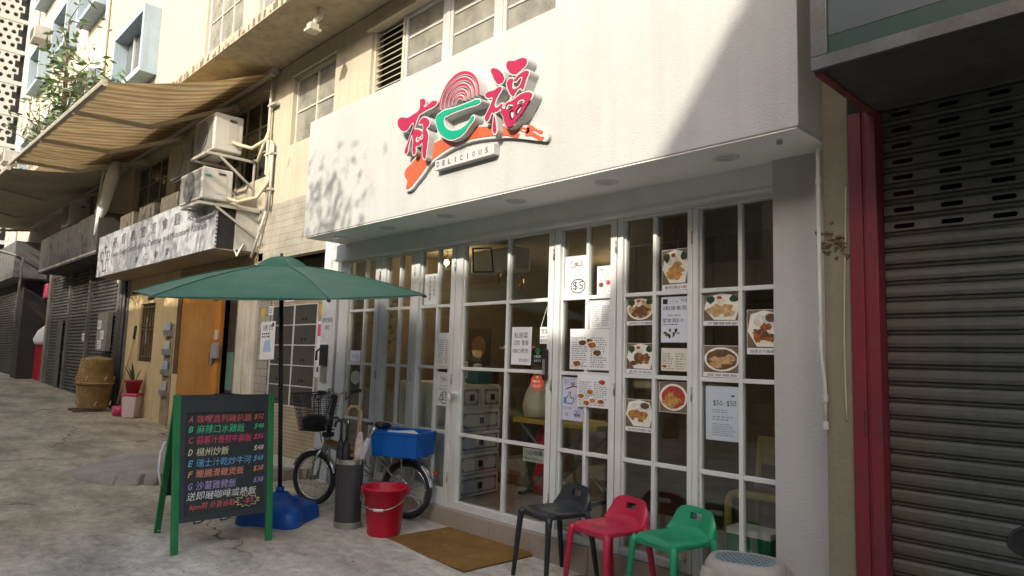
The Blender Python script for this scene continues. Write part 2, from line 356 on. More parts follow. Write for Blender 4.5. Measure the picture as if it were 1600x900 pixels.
# ------------------------------------------------------------------ walls with openings
def wall_holes(mb, x0, x1, z0, z1, holes, y, depth=.16):
    xs = sorted({x0, x1, *[h[0] for h in holes], *[h[1] for h in holes]}); zs = sorted({z0, z1, *[h[2] for h in holes], *[h[3] for h in holes]})
    for i in range(len(xs)-1):
        for j in range(len(zs)-1):
            cx = (xs[i]+xs[i+1])/2; cz = (zs[j]+zs[j+1])/2
            if any(h[0] < cx < h[1] and h[2] < cz < h[3] for h in holes): continue
            mb.quad((xs[i], y, zs[j]), (xs[i+1], y, zs[j]), (xs[i+1], y, zs[j+1]), (xs[i], y, zs[j+1]))
    for a, b, c, d in holes:
        e = y+depth
        mb.quad((a, y, c), (a, y, d), (a, e, d), (a, e, c)); mb.quad((b, y, d), (b, y, c), (b, e, c), (b, e, d))
        mb.quad((a, y, d), (b, y, d), (b, e, d), (a, e, d)); mb.quad((b, y, c), (a, y, c), (a, e, c), (b, e, c))
    return mb
def window(parent, o, x0, x1, z0, z1, y, cols, rows, gl, fr, fw=.04, depth=.05):
    """frame as a part, bars and panes as its sub-parts"""
    m = MB(o)
    m.box(x0, x0+fw, y, y+depth, z0, z1).box(x1-fw, x1, y, y+depth, z0, z1).box(x0+fw, x1-fw, y, y+depth, z0, z0+fw).box(x0+fw, x1-fw, y, y+depth, z1-fw, z1)
    f = m.build('window_frame', fr, parent)
    cw = (x1-x0-2*fw)/cols; rh = (z1-z0-2*fw)/rows
    for i in range(1, cols): MB(o).box(x0+fw+i*cw-.012, x0+fw+i*cw+.012, y+.004, y+depth-.004, z0+fw, z1-fw).build('glazing_bar', fr, f)
    for j in range(1, rows):
        for i in range(cols): MB(o).box(x0+fw+i*cw+.0125, x0+fw+(i+1)*cw-.0125, y+.006, y+depth-.006, z0+fw+j*rh-.01, z0+fw+j*rh+.01).build('glazing_bar', fr, f)
    for i in range(cols):
        for j in range(rows): MB(o).box(x0+fw+i*cw+.013, x0+fw+(i+1)*cw-.013, y+depth*.45, y+depth*.55, z0+fw+j*rh+.011, z0+fw+(j+1)*rh-.011).build('pane', gl, f)
    return f

# ------------------------------------------------------------------ the restaurant
O = (-4.4, 0, 0)
shop = thing('restaurant_shop', 'white restaurant shopfront with deep stucco fascia and gridded glass panels', 'shop', O)
MB(O).box(-6.75, -1.47, -.62, -.01, 2.73, 3.985).build('fascia', WHITE, shop, bevel=.006)
MB(O).box(-6.74, -1.48, -.612, -.121, 2.722, 2.7295).build('soffit_board', M('soffit_bounce_white', (.82, .82, .78), .6, .05, 3), shop)  # underside painted paler than the fascia in place of bounced ground light
MB(O).box(-6.93, -1.83, -.12, .03, 2.545, 2.729).build('header', PAINT, shop, bevel=.003)
MB(O).box(-6.93, -1.83, -.135, -.121, 2.545, 2.57).build('header_trim', PAINT, shop)
MB(O).box(-7.30, -6.985, -.06, .25, .05, 2.85).build('pillar', PAINT, shop, bevel=.005)
MB(O).box(-6.984, -6.932, .0, .25, .05, 2.75).build('shadow_gap', DARKST, shop)
MB(O).box(-1.83, -1.475, -.16, .25, 0, 2.729).build('pillar', WHITE, shop, bevel=.005)
STEP = M('step_stone', (.36, .31, .26), .75, .16, 3, .15, 50, dirt=(.14, .12, .10), dirt_amt=.5, dirt_scale=3)
xs = [-6.93, -5.35, -4.30, -3.25, -1.83]
for i in range(4): MB(O).box(xs[i]+.002, xs[i+1]-.002, -.075, .30, -.02, .198).build('step_slab', STEP, shop, bevel=.006)
# downlights in the soffit
for x in (-2.0, -2.885, -3.76, -4.63, -5.515, -6.37):
    d = MB(O).lathe([(.075, 2.716), (.08, 2.7215), (.08, 2.7218)], (x, -.39, 0), 20).build('downlight', PAINT, shop, smooth=False)
    MB(O).lathe([(.05, 2.7145), (.05, 2.7155)], (x, -.39, 0), 18).build('lens', M('lamp_lens', (.5, .5, .46), .3, .1), d)
for x in (-1.63,): MB(O).box(x-.012, x+.012, -.5, -.48, 2.70, 2.729).build('soffit_hook', STEEL, shop)
# glazed panels: outer bounds, glass bounds, middle bar
PAN = [(-6.930, -6.123, -6.74, -6.21, -6.435, .35), (-6.117, -5.512, -6.03, -5.58, -5.79, .35), (-5.506, -4.885, -5.44, -4.945, -5.165, .35),
       (-4.880, -3.668, -4.79, -3.725, -4.205, .265), (-3.655, -3.053, -3.60, -3.105, -3.34, .25), (-3.047, -2.433, -3.00, -2.47, -2.74, .25), (-2.427, -1.832, -2.39, -1.842, -2.105, .25)]
ZR = [None, .84, 1.42, 1.99, 2.53]
for k, (a, b, g0, g1, mm, zb) in enumerate(PAN):
    door = k == 3
    zr = [zb]+ZR[1:]; y0 = -.052 if k in (0, 2, 4, 6) else -.046
    m = MB(O); zt = 2.544
    m.box(a, g0, y0, .02, .2, zt).box(g1, b, y0, .02, .2, zt).box(g0, g1, y0+.001, .02, .2, zb).box(g0, g1, y0+.001, .02, 2.53, zt)
    # glazing beads, a thin inner step
    for (p, q) in ((g0, g0+.012), (g1-.012, g1)): m.box(p, q, -.022, .016, zb, 2.53)
    f = m.build('door' if door else 'window_panel', PAINT, shop, bevel=.003)
    MB(O).box(mm-.014, mm+.014, -.03, .012, zb, 2.53).build('glazing_bar', PAINT, f, bevel=.003)
    for z in zr[1:4]:
        for (p, q) in ((g0+.012, mm-.014), (mm+.014, g1-.012)): MB(O).box(p, q, -.028, .010, z-.014, z+.014).build('glazing_bar', PAINT, f, bevel=.003)
    for j in range(4):
        for (p, q) in ((g0+.012, mm-.014), (mm+.014, g1-.012)):
            lo = zr[j]+(.0141 if j else 0); hi = zr[j+1]-(.0141 if j < 3 else 0)
            MB(O).box(p, q, -.003, .003, lo, hi).build('pane', GLASS, f)
    for zh in (.42, 1.28, 2.3):
        MB(O).path([(b+.002, y0-.006, zh), (b+.002, y0-.006, zh+.085)], .007, 8).build('hinge', STEEL, f, smooth=True)
    if door:
        h = MB(O).path([(-4.835, -.05, 1.20), (-4.835, -.10, 1.20)], .011, 8).path([(-4.845, -.10, 1.20), (-4.72, -.105, 1.205)], [.012, .009], 8).path([(-4.845, -.10, 1.205), (-4.85, -.10, 1.13)], [.012, .010], 8)
        h.build('handle', M('white_metal', (.75, .75, .73), .3, .05), f, smooth=True)
        MB(O).box(-3.735, -3.695, -.085, -.053, 1.36, 1.60).build('lock_box', BLACK, f, bevel=.006)
        MB(O).box(-3.728, -3.702, -.0875, -.0855, 1.40, 1.52).build('lock_plate', STEEL, f)
# the room behind
INW = M('brown_interior_wall', (.165, .13, .088), .8, .15, 1.5)
INC = M('interior_ceiling', (.26, .215, .145), .8, .1)
MB(O).box(-7.0, -1.7, 4.2, 4.25, .2, 2.9).build('back_wall', INW, shop)
MB(O).box(-7.05, -7.0, .05, 4.25, .2, 2.9).build('side_wall', INW, shop)
MB(O).box(-1.75, -1.70, .26, 4.2, .2, 2.9).build('side_wall', M('dark_wood', (.06, .042, .03), .6, .25, 3), shop)
MB(O).box(-7.0, -1.75, .301, 4.2, .12, .2).build('room_floor', M('room_floor', (.30, .27, .23), .35, .12, 2), shop)
MB(O).box(-7.0, -1.75, .031, 4.2, 2.75, 2.9).build('ceiling', INC, shop)
# dark counter and shelving behind the right-hand panels
MB(O).box(-4.2, -1.76, 1.3, 1.75, .2, 1.05).build('counter', M('counter_wood', (.10, .065, .035), .5, .3, 2), shop, bevel=.01)
for z in (1.55, 1.95): MB(O).box(-3.4, -1.76, 3.8, 4.19, z, z+.03).build('shelf', 'counter_wood', shop)
MB(O).box(-4.98, -4.70, 1.5, 1.56, .2, 1.2).build('partition', M('ochre_panel', (.55, .36, .14), .6, .1), shop)
for i in range(18): MB(O).box(-4.45+i*.15, -4.45+i*.15+.144, 1.9+.008*(i % 2), 1.95, .2, 2.74).build('darkening_board', M('darkening_wood', (.11, .088, .062), .6, .35, 2.5, rand=.3), shop)  # dark screen added to dim the view through the right-hand panes
MB(O).box(-6.95, -5.75, 3.0, 3.5, .2, 1.2).build('cupboard', M('grey_wood', (.10, .092, .082), .5, .3, 2, rand=.25), shop, bevel=.01)
# ------------------------------------------------------------------ the logo
LOGO = {'you_a':[[(-4.941,3.552),(-4.914,3.567),(-4.858,3.562),(-4.809,3.544),(-4.709,3.554),(-4.634,3.574),(-4.62,3.625),(-4.625,3.652),(-4.593,3.659),(-4.554,3.636),(-4.547,3.614),(-4.572,3.587),(-4.505,3.586),(-4.462,3.6),(-4.415,3.596),(-4.39,3.578),(-4.428,3.556),(-4.515,3.549),(-4.584,3.54),(-4.635,3.528),(-4.653,3.504),(-4.685,3.448),(-4.717,3.399),(-4.764,3.295),(-4.788,3.226),(-4.803,3.227),(-4.815,3.248),(-4.787,3.304),(-4.736,3.389),(-4.71,3.436),(-4.71,3.482),(-4.737,3.48),(-4.775,3.452),(-4.807,3.435),(-4.849,3.439),(-4.907,3.472),(-4.938,3.51)]],'you_b':[[(-4.623,3.451),(-4.587,3.487),(-4.555,3.487),(-4.509,3.466),(-4.481,3.428),(-4.489,3.404),(-4.519,3.394),(-4.493,3.327),(-4.498,3.243),(-4.511,3.162),(-4.516,3.131),(-4.537,3.137),(-4.558,3.18),(-4.561,3.282),(-4.562,3.368),(-4.577,3.44)]],'you_c':[[(-4.705,3.404),(-4.658,3.408),(-4.605,3.388),(-4.578,3.365),(-4.591,3.344),(-4.629,3.335),(-4.654,3.345),(-4.654,3.298),(-4.574,3.302),(-4.576,3.281),(-4.619,3.259),(-4.655,3.265),(-4.657,3.217),(-4.675,3.196),(-4.7,3.225),(-4.697,3.311)]],'bowl':[[(-4.391,3.445),(-4.341,3.473),(-4.141,3.469),(-3.975,3.468),(-3.885,3.468),(-3.85,3.445),(-3.883,3.434),(-3.973,3.438),(-4.139,3.44),(-4.241,3.435),(-4.289,3.424),(-4.281,3.363),(-4.227,3.311),(-4.129,3.281),(-4.056,3.283),(-3.982,3.307),(-3.924,3.35),(-3.915,3.331),(-3.965,3.289),(-4.039,3.236),(-4.125,3.219),(-4.189,3.223),(-4.278,3.264),(-4.349,3.322),(-4.38,3.386)]],'fu_dot':[[(-3.734,3.663),(-3.698,3.66),(-3.641,3.625),(-3.599,3.574),(-3.592,3.54),(-3.646,3.527),(-3.683,3.555),(-3.716,3.611)]],'fu_left':[[(-3.792,3.481),(-3.767,3.493),(-3.7,3.489),(-3.625,3.497),(-3.614,3.483),(-3.643,3.449),(-3.671,3.414),(-3.684,3.364),(-3.653,3.347),(-3.599,3.359),(-3.617,3.337),(-3.656,3.319),(-3.681,3.321),(-3.672,3.259),(-3.659,3.2),(-3.662,3.159),(-3.674,3.155),(-3.696,3.202),(-3.691,3.257),(-3.697,3.322),(-3.722,3.319),(-3.746,3.28),(-3.766,3.271),(-3.788,3.29),(-3.759,3.344),(-3.721,3.398),(-3.708,3.438),(-3.76,3.451)]],'fu_top':[[(-3.563,3.665),(-3.524,3.666),(-3.49,3.654),(-3.428,3.654),(-3.376,3.64),(-3.36,3.624),(-3.36,3.597),(-3.406,3.57),(-3.462,3.552),(-3.486,3.555),(-3.53,3.579),(-3.551,3.606),(-3.564,3.624)]],'fu_mouth':[[(-3.557,3.513),(-3.504,3.527),(-3.494,3.513),(-3.502,3.48),(-3.494,3.447),(-3.422,3.45),(-3.413,3.462),(-3.402,3.515),(-3.479,3.501),(-3.47,3.516),(-3.395,3.543),(-3.368,3.544),(-3.335,3.525),(-3.356,3.487),(-3.377,3.436),(-3.392,3.414),(-3.414,3.434),(-3.461,3.414),(-3.485,3.392),(-3.513,3.411),(-3.55,3.476)]],'fu_field':[[(-3.607,3.324),(-3.567,3.321),(-3.564,3.348),(-3.492,3.36),(-3.398,3.384),(-3.315,3.371),(-3.296,3.353),(-3.313,3.321),(-3.348,3.283),(-3.383,3.245),(-3.429,3.215),(-3.465,3.183),(-3.493,3.169),(-3.527,3.17),(-3.557,3.197),(-3.584,3.259)],[(-3.558,3.323),(-3.49,3.329),(-3.485,3.311),(-3.532,3.302)],[(-3.443,3.327),(-3.42,3.345),(-3.378,3.338),(-3.368,3.322),(-3.386,3.309),(-3.433,3.308)],[(-3.441,3.282),(-3.385,3.292),(-3.398,3.272),(-3.449,3.24)],[(-3.512,3.283),(-3.484,3.283),(-3.481,3.217),(-3.505,3.223)]],'swoosh':[[(-4.865,2.932),(-4.856,3.006),(-4.896,3.048),(-4.908,3.099),(-4.816,3.157),(-4.677,3.226),(-4.541,3.271),(-4.408,3.29),(-4.24,3.295),(-3.994,3.296),(-3.853,3.275),(-3.762,3.258),(-3.608,3.226),(-3.501,3.198),(-3.398,3.166),(-3.298,3.129),(-3.219,3.086),(-3.19,3.058),(-3.198,3.021),(-3.256,3.03),(-3.394,3.07),(-3.55,3.115),(-3.712,3.147),(-3.848,3.169),(-4.036,3.185),(-4.232,3.174),(-4.398,3.141),(-4.529,3.094),(-4.607,3.032),(-4.715,2.965),(-4.769,2.93),(-4.82,2.921)]],'orange':[[(-4.855,2.944),(-4.841,3.003),(-4.878,3.049),(-4.888,3.095),(-4.801,3.15),(-4.662,3.216),(-4.527,3.26),(-4.394,3.278),(-4.226,3.283),(-3.988,3.285),(-3.853,3.263),(-3.706,3.234),(-3.511,3.185),(-3.418,3.156),(-3.367,3.13),(-3.458,3.147),(-3.366,3.117),(-3.499,3.138),(-3.467,3.116),(-3.604,3.138),(-3.713,3.162),(-3.86,3.185),(-4.049,3.2),(-4.246,3.189),(-4.412,3.156),(-4.544,3.11),(-4.629,3.049),(-4.73,2.98),(-4.799,2.944)],[(-3.398,3.155),(-3.278,3.106),(-3.238,3.083),(-3.317,3.111)],[(-3.416,3.112),(-3.256,3.055),(-3.227,3.038),(-3.345,3.078)]],'arcs':[[(-4.365,3.504),(-4.363,3.536),(-4.356,3.567),(-4.345,3.598),(-4.329,3.626),(-4.31,3.652),(-4.288,3.676),(-4.262,3.696),(-4.234,3.713),(-4.204,3.726),(-4.173,3.736),(-4.141,3.741),(-4.108,3.742),(-4.076,3.738),(-4.045,3.731),(-4.015,3.72),(-3.987,3.706),(-3.962,3.688),(-3.939,3.667),(-3.919,3.644),(-3.902,3.618),(-3.889,3.591),(-3.88,3.562),(-3.874,3.532),(-3.873,3.502)],[(-4.313,3.503),(-4.311,3.529),(-4.306,3.554),(-4.297,3.578),(-4.285,3.601),(-4.27,3.622),(-4.252,3.641),(-4.231,3.657),(-4.209,3.671),(-4.185,3.681),(-4.161,3.689),(-4.135,3.693),(-4.109,3.694),(-4.083,3.691),(-4.058,3.686),(-4.034,3.677),(-4.012,3.666),(-3.991,3.651),(-3.973,3.635),(-3.957,3.616),(-3.943,3.595),(-3.933,3.573),(-3.925,3.55),(-3.921,3.526),(-3.919,3.502)],[(-4.262,3.503),(-4.26,3.522),(-4.256,3.541),(-4.249,3.559),(-4.24,3.576),(-4.229,3.592),(-4.216,3.606),(-4.201,3.618),(-4.184,3.628),(-4.167,3.636),(-4.148,3.642),(-4.129,3.645),(-4.11,3.646),(-4.09,3.644),(-4.071,3.64),(-4.053,3.634),(-4.036,3.625),(-4.021,3.615),(-4.007,3.602),(-3.995,3.588),(-3.984,3.573),(-3.976,3.556),(-3.971,3.539),(-3.967,3.521),(-3.966,3.502)],[(-4.211,3.503),(-4.21,3.516),(-4.207,3.528),(-4.203,3.54),(-4.197,3.551),(-4.189,3.562),(-4.181,3.571),(-4.171,3.579),(-4.16,3.586),(-4.148,3.591),(-4.136,3.595),(-4.123,3.597),(-4.11,3.598),(-4.097,3.597),(-4.085,3.594),(-4.073,3.59),(-4.061,3.585),(-4.051,3.578),(-4.041,3.569),(-4.033,3.56),(-4.026,3.55),(-4.021,3.539),(-4.017,3.527),(-4.015,3.515),(-4.014,3.503)],[(-4.161,3.503),(-4.16,3.509),(-4.159,3.515),(-4.157,3.521),(-4.154,3.527),(-4.15,3.532),(-4.146,3.537),(-4.141,3.541),(-4.135,3.544),(-4.129,3.547),(-4.123,3.549),(-4.117,3.55),(-4.111,3.55),(-4.104,3.55),(-4.098,3.549),(-4.092,3.547),(-4.086,3.544),(-4.081,3.54),(-4.076,3.536),(-4.072,3.532),(-4.068,3.526),(-4.066,3.521),(-4.064,3.515),(-4.063,3.509),(-4.062,3.503)]]}
CRIM = M('crimson_face', (.33, .012, .05), .4, .05); JADE = M('jade_face', (.0, .27, .15), .4, .05); ORNG = M('orange_face', (.45, .09, .035), .45, .06)
LETW = M('letter_white', (.44, .435, .42), .5, .05)
LO = (-4.1, -.62, 3.0)
logo = thing('logo_sign', 'raised logo of crimson characters, green bowl and orange swoosh on white fascia', 'sign', LO)
def poly_curve(name, splines, yb, yf, off, m, parent, smooth=True):
    cu = bpy.data.curves.new(name, 'CURVE'); cu.dimensions = '2D'; cu.fill_mode = 'BOTH'; cu.extrude = (yb-yf)/2; cu.offset = off; cu.resolution_u = 4
    for pts in splines:
        sp = cu.splines.new('BEZIER' if smooth else 'POLY'); P = sp.bezier_points if smooth else sp.points; P.add(len(pts)-1)
        for q, (x, z) in zip(P, pts):
            if smooth: q.co = (x-LO[0], z-LO[2], 0); q.handle_left_type = q.handle_right_type = 'AUTO'
            else: q.co = (x-LO[0], z-LO[2], 0, 1)
        sp.use_cyclic_u = True
    o = bpy.data.objects.new(name, cu); COL.objects.link(o)
    me = bpy.data.meshes.new_from_object(o.evaluated_get(bpy.context.evaluated_depsgraph_get())); bpy.data.objects.remove(o); bpy.data.curves.remove(cu)
    yc = (yb+yf)/2-LO[1]
    me.transform(Matrix(((1, 0, 0, 0), (0, 0, -1, yc), (0, 1, 0, 0), (0, 0, 0, 1))))
    return link(name, me, m, parent)
for key, m in (('you_a', CRIM), ('you_b', CRIM), ('you_c', CRIM), ('fu_dot', CRIM), ('fu_left', CRIM), ('fu_top', CRIM), ('fu_mouth', CRIM), ('fu_field', CRIM), ('bowl', JADE)):
    blk = poly_curve('bowl_block' if key == 'bowl' else 'stroke_block', LOGO[key], -.622, -.711, .012, LETW, logo)
    poly_curve('bowl_face' if key == 'bowl' else 'stroke_face', LOGO[key], -.7115, -.715, 0, m, blk)
poly_curve('swoosh_block', LOGO['swoosh'], -.6205, -.651, .004, LETW, logo)
for q in LOGO['orange']: poly_curve('swoosh_face', [q], -.6515, -.655, 0, ORNG, logo)
oa = LOGO['arcs'][0]
for k, a in enumerate(LOGO['arcs']):                                  # noodle hoops
    for wd, yb, yf, m, nm in ((.019, -.6215, -.705, LETW, 'noodle_block'), (.0115-.0008*k, -.7055, -.709, M('crimson_dark', (.40, .012, .05), .45, .05), 'noodle_face')):
        mb = MB(LO); n = len(a)
        L_, R2 = [], []
        for i in range(n):
            p = Vector((a[i][0], a[i][1])); t = Vector((a[min(i+1, n-1)][0]-a[max(i-1, 0)][0], a[min(i+1, n-1)][1]-a[max(i-1, 0)][1])).normalized(); nn = Vector((-t.y, t.x)); f = (.55+.45*math.sin(PI*i/(n-1)))
            L_.append(p+nn*wd*f); R2.append(p-nn*wd*f)
        for i in range(n-1):
            q = [L_[i], L_[i+1], R2[i+1], R2[i]]
            for y in (yf,): mb.quad(*[(c.x, y, c.y) for c in q])
            mb.quad((L_[i].x, yb, L_[i].y), (L_[i+1].x, yb, L_[i+1].y), (L_[i+1].x, yf, L_[i+1].y), (L_[i].x, yf, L_[i].y))
            mb.quad((R2[i].x, yf, R2[i].y), (R2[i+1].x, yf, R2[i+1].y), (R2[i+1].x, yb, R2[i+1].y), (R2[i].x, yb, R2[i].y))
        mb.build(nm, m, logo)
pl = MB(LO).box(-4.425, -3.714, -.68, -.622, 3.018, 3.10).build('name_plate', LETW, logo, bevel=.003)
mb = MB(LO); word = 'DELICIOUS'
for i, ch in enumerate(word):
    cx = -4.383+i*(.590/8); hw = .004 if ch == 'I' else .0155
    put_text(mb, ch, cx-hw, cx+hw, 3.041, 3.083, -.6815)
mb.build('lettering', M('black_print', (.015, .015, .015), .6, .1), pl)

# ------------------------------------------------------------------ right-hand neighbour
RO = (-.9, -.3, 0)
rs = thing('shuttered_shop', 'closed shop with grey roller shutter, dark red post and boxed sign above', 'shop', RO)
MB(RO).box(-1.472, -1.338, -.33, .3, 0, 5.3).build('column', CONC, rs, bevel=.008)
RED = M('maroon_paint', (.155, .012, .021), .5, .15, 4, .1, 40, streak=.12, dirt=(.06, .02, .02), dirt_amt=.35, dirt_scale=5)
rp = MB(RO).box(-1.335, -1.268, -.345, .2, 0, 2.83).box(-1.268, -1.255, -.338, .2, 0, 2.83).box(-1.255, -1.20, -.345, .2, 0, 2.83).build('post', RED, rs, bevel=.005)
MB(RO).box(-1.283, -1.275, -.347, -.3455, 1.18, 1.31).build('rust_patch', M('rust', (.05, .02, .012), .9, .3), rp)
# lump of broken render and a thin cable on the column
random.seed(3)
mb = MB(RO)
for i in range(60):
    x = random.uniform(-1.50, -1.345); z = 2.17+random.gauss(0, .04)*(1-abs(x+1.43)*4)+(x+1.5)*-.35; s = random.uniform(.006, .016)
    mb.lathe([(s*.3, -s), (s, -s*.2), (s*.7, s*.5), (s*.15, s*.9)], (x, -.331-random.uniform(0, .008), z), 5)
stuff(mb.build('crumbling_render', M('loose_render', (.16, .12, .075), .95, .4, 20, .5, 80), rs))
CAB = M('cable_sheath', (.42, .38, .28), .6, .1)
MB(RO).path([(-1.36+.012*math.sin(z*3), -.338, z) for z in [2.45-.08*i for i in range(16)]], .004, 6).build('cable', CAB, rs, smooth=True)
PIPE = M('grey_pipe', (.45, .44, .40), .5, .15, 5)
MB(RO).path([(-1.488, -.345, 2.68), (-1.488, -.345, 1.62), (-1.482, -.352, 1.55), (-1.472, -.352, 1.47), (-1.470, -.345, 1.40), (-1.470, -.345, 1.2)], .011, 8).build('pipe', PIPE, rs, smooth=True)
for z in (2.5, 1.72, 1.36, 1.22): MB(RO).lathe([(.015, z-.02), (.0155, z), (.015, z+.02)], (-1.488 if z > 1.6 else -1.470, -.345, 0), 10).build('pipe_clip', PIPE, rs)
# dark void and jamb behind the shutter
MB(RO).box(-1.337, 3.2, .31, .36, 0, 3.09).build('inner_wall', M('void', (.012, .012, .012), .9, .1), rs)
SLAT = M('shutter_slat', (.072, .076, .068), .5, .25, 6, .08, 60, metal=.2, rand=.14, streak=.3, dirt=(.09, .065, .04), dirt_amt=.55, dirt_scale=2.2)
RSX0, RSX1 = -1.197, 3.0
def slat_mesh(slots=False, h=.0825):
    mb = MB()
    prof = [(.012, 0), (.004, .006), (.0, .013), (.010, .017), (.010, .021), (-.002, .026), (-.006, .045), (-.004, .066), (.004, .076), (.012, h)]
    def strip(p, q, x0, x1): mb.quad((x0, p[0], p[1]), (x1, p[0], p[1]), (x1, q[0], q[1]), (x0, q[0], q[1]))
    if not slots:
        for p, q in zip(prof, prof[1:]): strip(p, q, RSX0, RSX1)
        return mb
    # one flat web carries the punched slots
    pre = prof[:6]; post = [(.0, .070), (.012, h)]
    for p, q in zip(pre, pre[1:]): strip(p, q, RSX0, RSX1)
    for p, q in zip(post, post[1:]): strip(p, q, RSX0, RSX1)
    x = RSX0; z0, z1 = .026, .070; y = -.003
    mb.quad((RSX0, -.002, .026), (RSX1, -.002, .026), (RSX1, y, .0262), (RSX0, y, .0262))
    c = -1.106
    while c < RSX1-.15:
        hw, hh = .048, .0125
        x0, x1 = x, c+.10
        mb.quad((x0, y, z0), (c-.06, y, z0), (c-.06, y, z1), (x0, y, z1))
        ring = []
        for i in range(12):
            t = 2*PI*i/12+PI/12; px = math.copysign(max(0, hw-hh), math.cos(t))+hh*math.cos(t); pz = hh*math.sin(t); ring.append((c+px, .049+pz))
        outer = []
        for (px, pz) in ring:
            dx, dz = (px-c)/hw, (pz-.049)/hh; s = 1/max(abs(dx), abs(dz)); outer.append((c+dx*s*.06, .048+dz*s*.022))
        for i in range(12):
            j = (i+1) % 12; mb.quad((outer[i][0], y, outer[i][1]), (outer[j][0], y, outer[j][1]), (ring[j][0], y, ring[j][1]), (ring[i][0], y, ring[i][1]))
            mb.quad((ring[i][0], y, ring[i][1]), (ring[j][0], y, ring[j][1]), (ring[j][0], y+.012, ring[j][1]), (ring[i][0], y+.012, ring[i][1]))
        # corners of the cell
        for sx in (-1, 1):
            for sz in (-1, 1):
                near = [p for p in outer if (p[0]-c)*sx > 0 and (p[1]-.048)*sz > 0]
                a = max(near, key=lambda p: abs(p[1]-.048)-abs(p[0]-c)*.01); b = max(near, key=lambda p: abs(p[0]-c)-abs(p[1]-.048)*.01)
                mb.quad((a[0], y, a[1]), (c+sx*.06, y, .048+sz*.022), (b[0], y, b[1]))
        x = c+.06; c += .2085
    mb.quad((x, y, z0), (RSX1, y, z0), (RSX1, y, z1), (x, y, z1))
    return mb
plain = slat_mesh().mesh('slat'); plain.materials.append(SLAT)
punch = slat_mesh(True).mesh('perforated_slat'); punch.materials.append(SLAT)
z = .03; k = 0
while z < 2.98:
    perf = 2.14 < z < 2.80
    share('slat', punch if perf else plain, rs, (.9, -.25+.3+random.uniform(-.0025, .0025), z), (random.uniform(-.03, .03), 0, random.uniform(-.0012, .0012))); z += .0827; k += 1
MB(RO).box(RSX0, RSX1, -.27, -.235, 0, .028).build('bottom_bar', STEEL, rs)
MB(RO).box(RSX0, RSX1, -.32, .2, 2.985, 3.1).build('shutter_housing', M('dark_boards', (.07, .065, .055), .7, .3, 3, streak=.2), rs)
# boxed sign: galvanised frame, green board
SO = (-.9, -.6, 2.82)
sg = thing('box_sign', 'galvanised boxed sign with blank grey green panel above the roller shutter', 'sign', SO)
DUL = M('weathered_zinc', (.11, .112, .105), .5, .3, 4, .1, 50, metal=.4, dirt=(.10, .06, .04), dirt_amt=.6, dirt_scale=3)
UND = M('sign_underside', (.06, .056, .048), .75, .3, 3, streak=.15, dirt=(.05, .03, .02), dirt_amt=.5)
MB(SO).box(-1.235, 3.0, -1.0, -.33, 2.822, 2.845).build('underside', UND, sg)
MB(SO).box(-1.237, -1.215, -1.0, -.33, 2.846, 4.6).build('side', DUL, sg)
MB(SO).box(-1.237, 3.0, -1.022, -1.001, 2.82, 2.88).build('frame_rail', DUL, sg, bevel=.003)
MB(SO).box(-1.237, -1.165, -1.022, -1.001, 2.881, 4.6).build('frame_stile', DUL, sg, bevel=.003)
MB(SO).box(-1.164, 3.0, -1.006, -.99, 2.881, 2.965).build('green_margin', M('sign_green', (.008, .036, .022), .45, .2, 3), sg)
MB(SO).box(-1.164, 3.0, -1.008, -.991, 2.966, 4.6).build('board', M('sign_board', (.062, .072, .07), .3, .1, 2), sg)
MB(SO).box(-1.236, -1.20, -.98, -.34, 2.812, 2.8215).build('rusty_edge', M('rust_red', (.13, .03, .02), .8, .4, 8), sg)
# neighbour's wall above
MB(RO).box(-1.336, 6, .0, .3, 3.1, 5.35).build('upper_wall', CREAM2, rs)

# handlebar of a parked motor scooter that just enters the frame
mo = thing('motor_scooter', 'black motor scooter whose round mirror pokes out beside the roller shutter', 'scooter', (0.02, -1.2, 0))
BM = M('scooter_black', (.012, .012, .013), .35, .2)
mir = MB().lathe([(.02, -.014), (.062, -.012), (.07, 0), (.055, .016), (.01, .022)], (0, 0, 0), 20, 1.3, .85)
mir.xf(Matrix.Translation((-.512, .12, .955)) @ Matrix.Rotation(R_(-70), 4, 'X') @ Matrix.Rotation(R_(-30), 4, 'Z')); mir.build('mirror', BM, mo, smooth=True)
MB().path([(-.505, .12, .945), (-.42, .08, .90), (-.30, .06, .93)], .008, 8).build('mirror_stem', STEEL, mo, smooth=True)
MB().path([(-.36, .0, .92), (-.2, .08, .94), (0, .12, .93), (.2, .08, .94), (.36, .0, .92)], .016, 10).build('handlebar', BM, mo, smooth=True)
MB().path([(0, .12, .95), (0, .16, .6), (0, .22, .3)], [.05, .11, .06], 12, flat=.8).build('leg_shield', BM, mo, smooth=True)
MB().path([(0, .2, .27), (0, -.15, .25), (0, -.5, .35)], [.09, .12, .14], 12, flat=.6).build('floorboard', BM, mo, smooth=True)
MB().path([(0, -.25, .70), (0, -.5, .74), (0, -.95, .72)], [.08, .15, .10], 12, flat=.5).build('seat', BM, mo, smooth=True)
MB().path([(0, -.3, .5), (0, -.6, .55), (0, -1.0, .6)], [.10, .17, .08], 12).build('body', BM, mo, smooth=True)
for y in (.35, -.8):
    t_ = MB().ring((0, y, .22), (0, 1, 0), (0, 0, 1), .175, .045, 28, 10).build('wheel', BLACK, mo, smooth=True)
    MB().lathe([(.12, -.03), (.13, 0), (.12, .03)], (0, 0, 0), 20).xf(Matrix.Translation((0, y, .22)) @ Matrix.Rotation(R_(90), 4, 'Y')).build('hub', STEEL, t_, smooth=True)

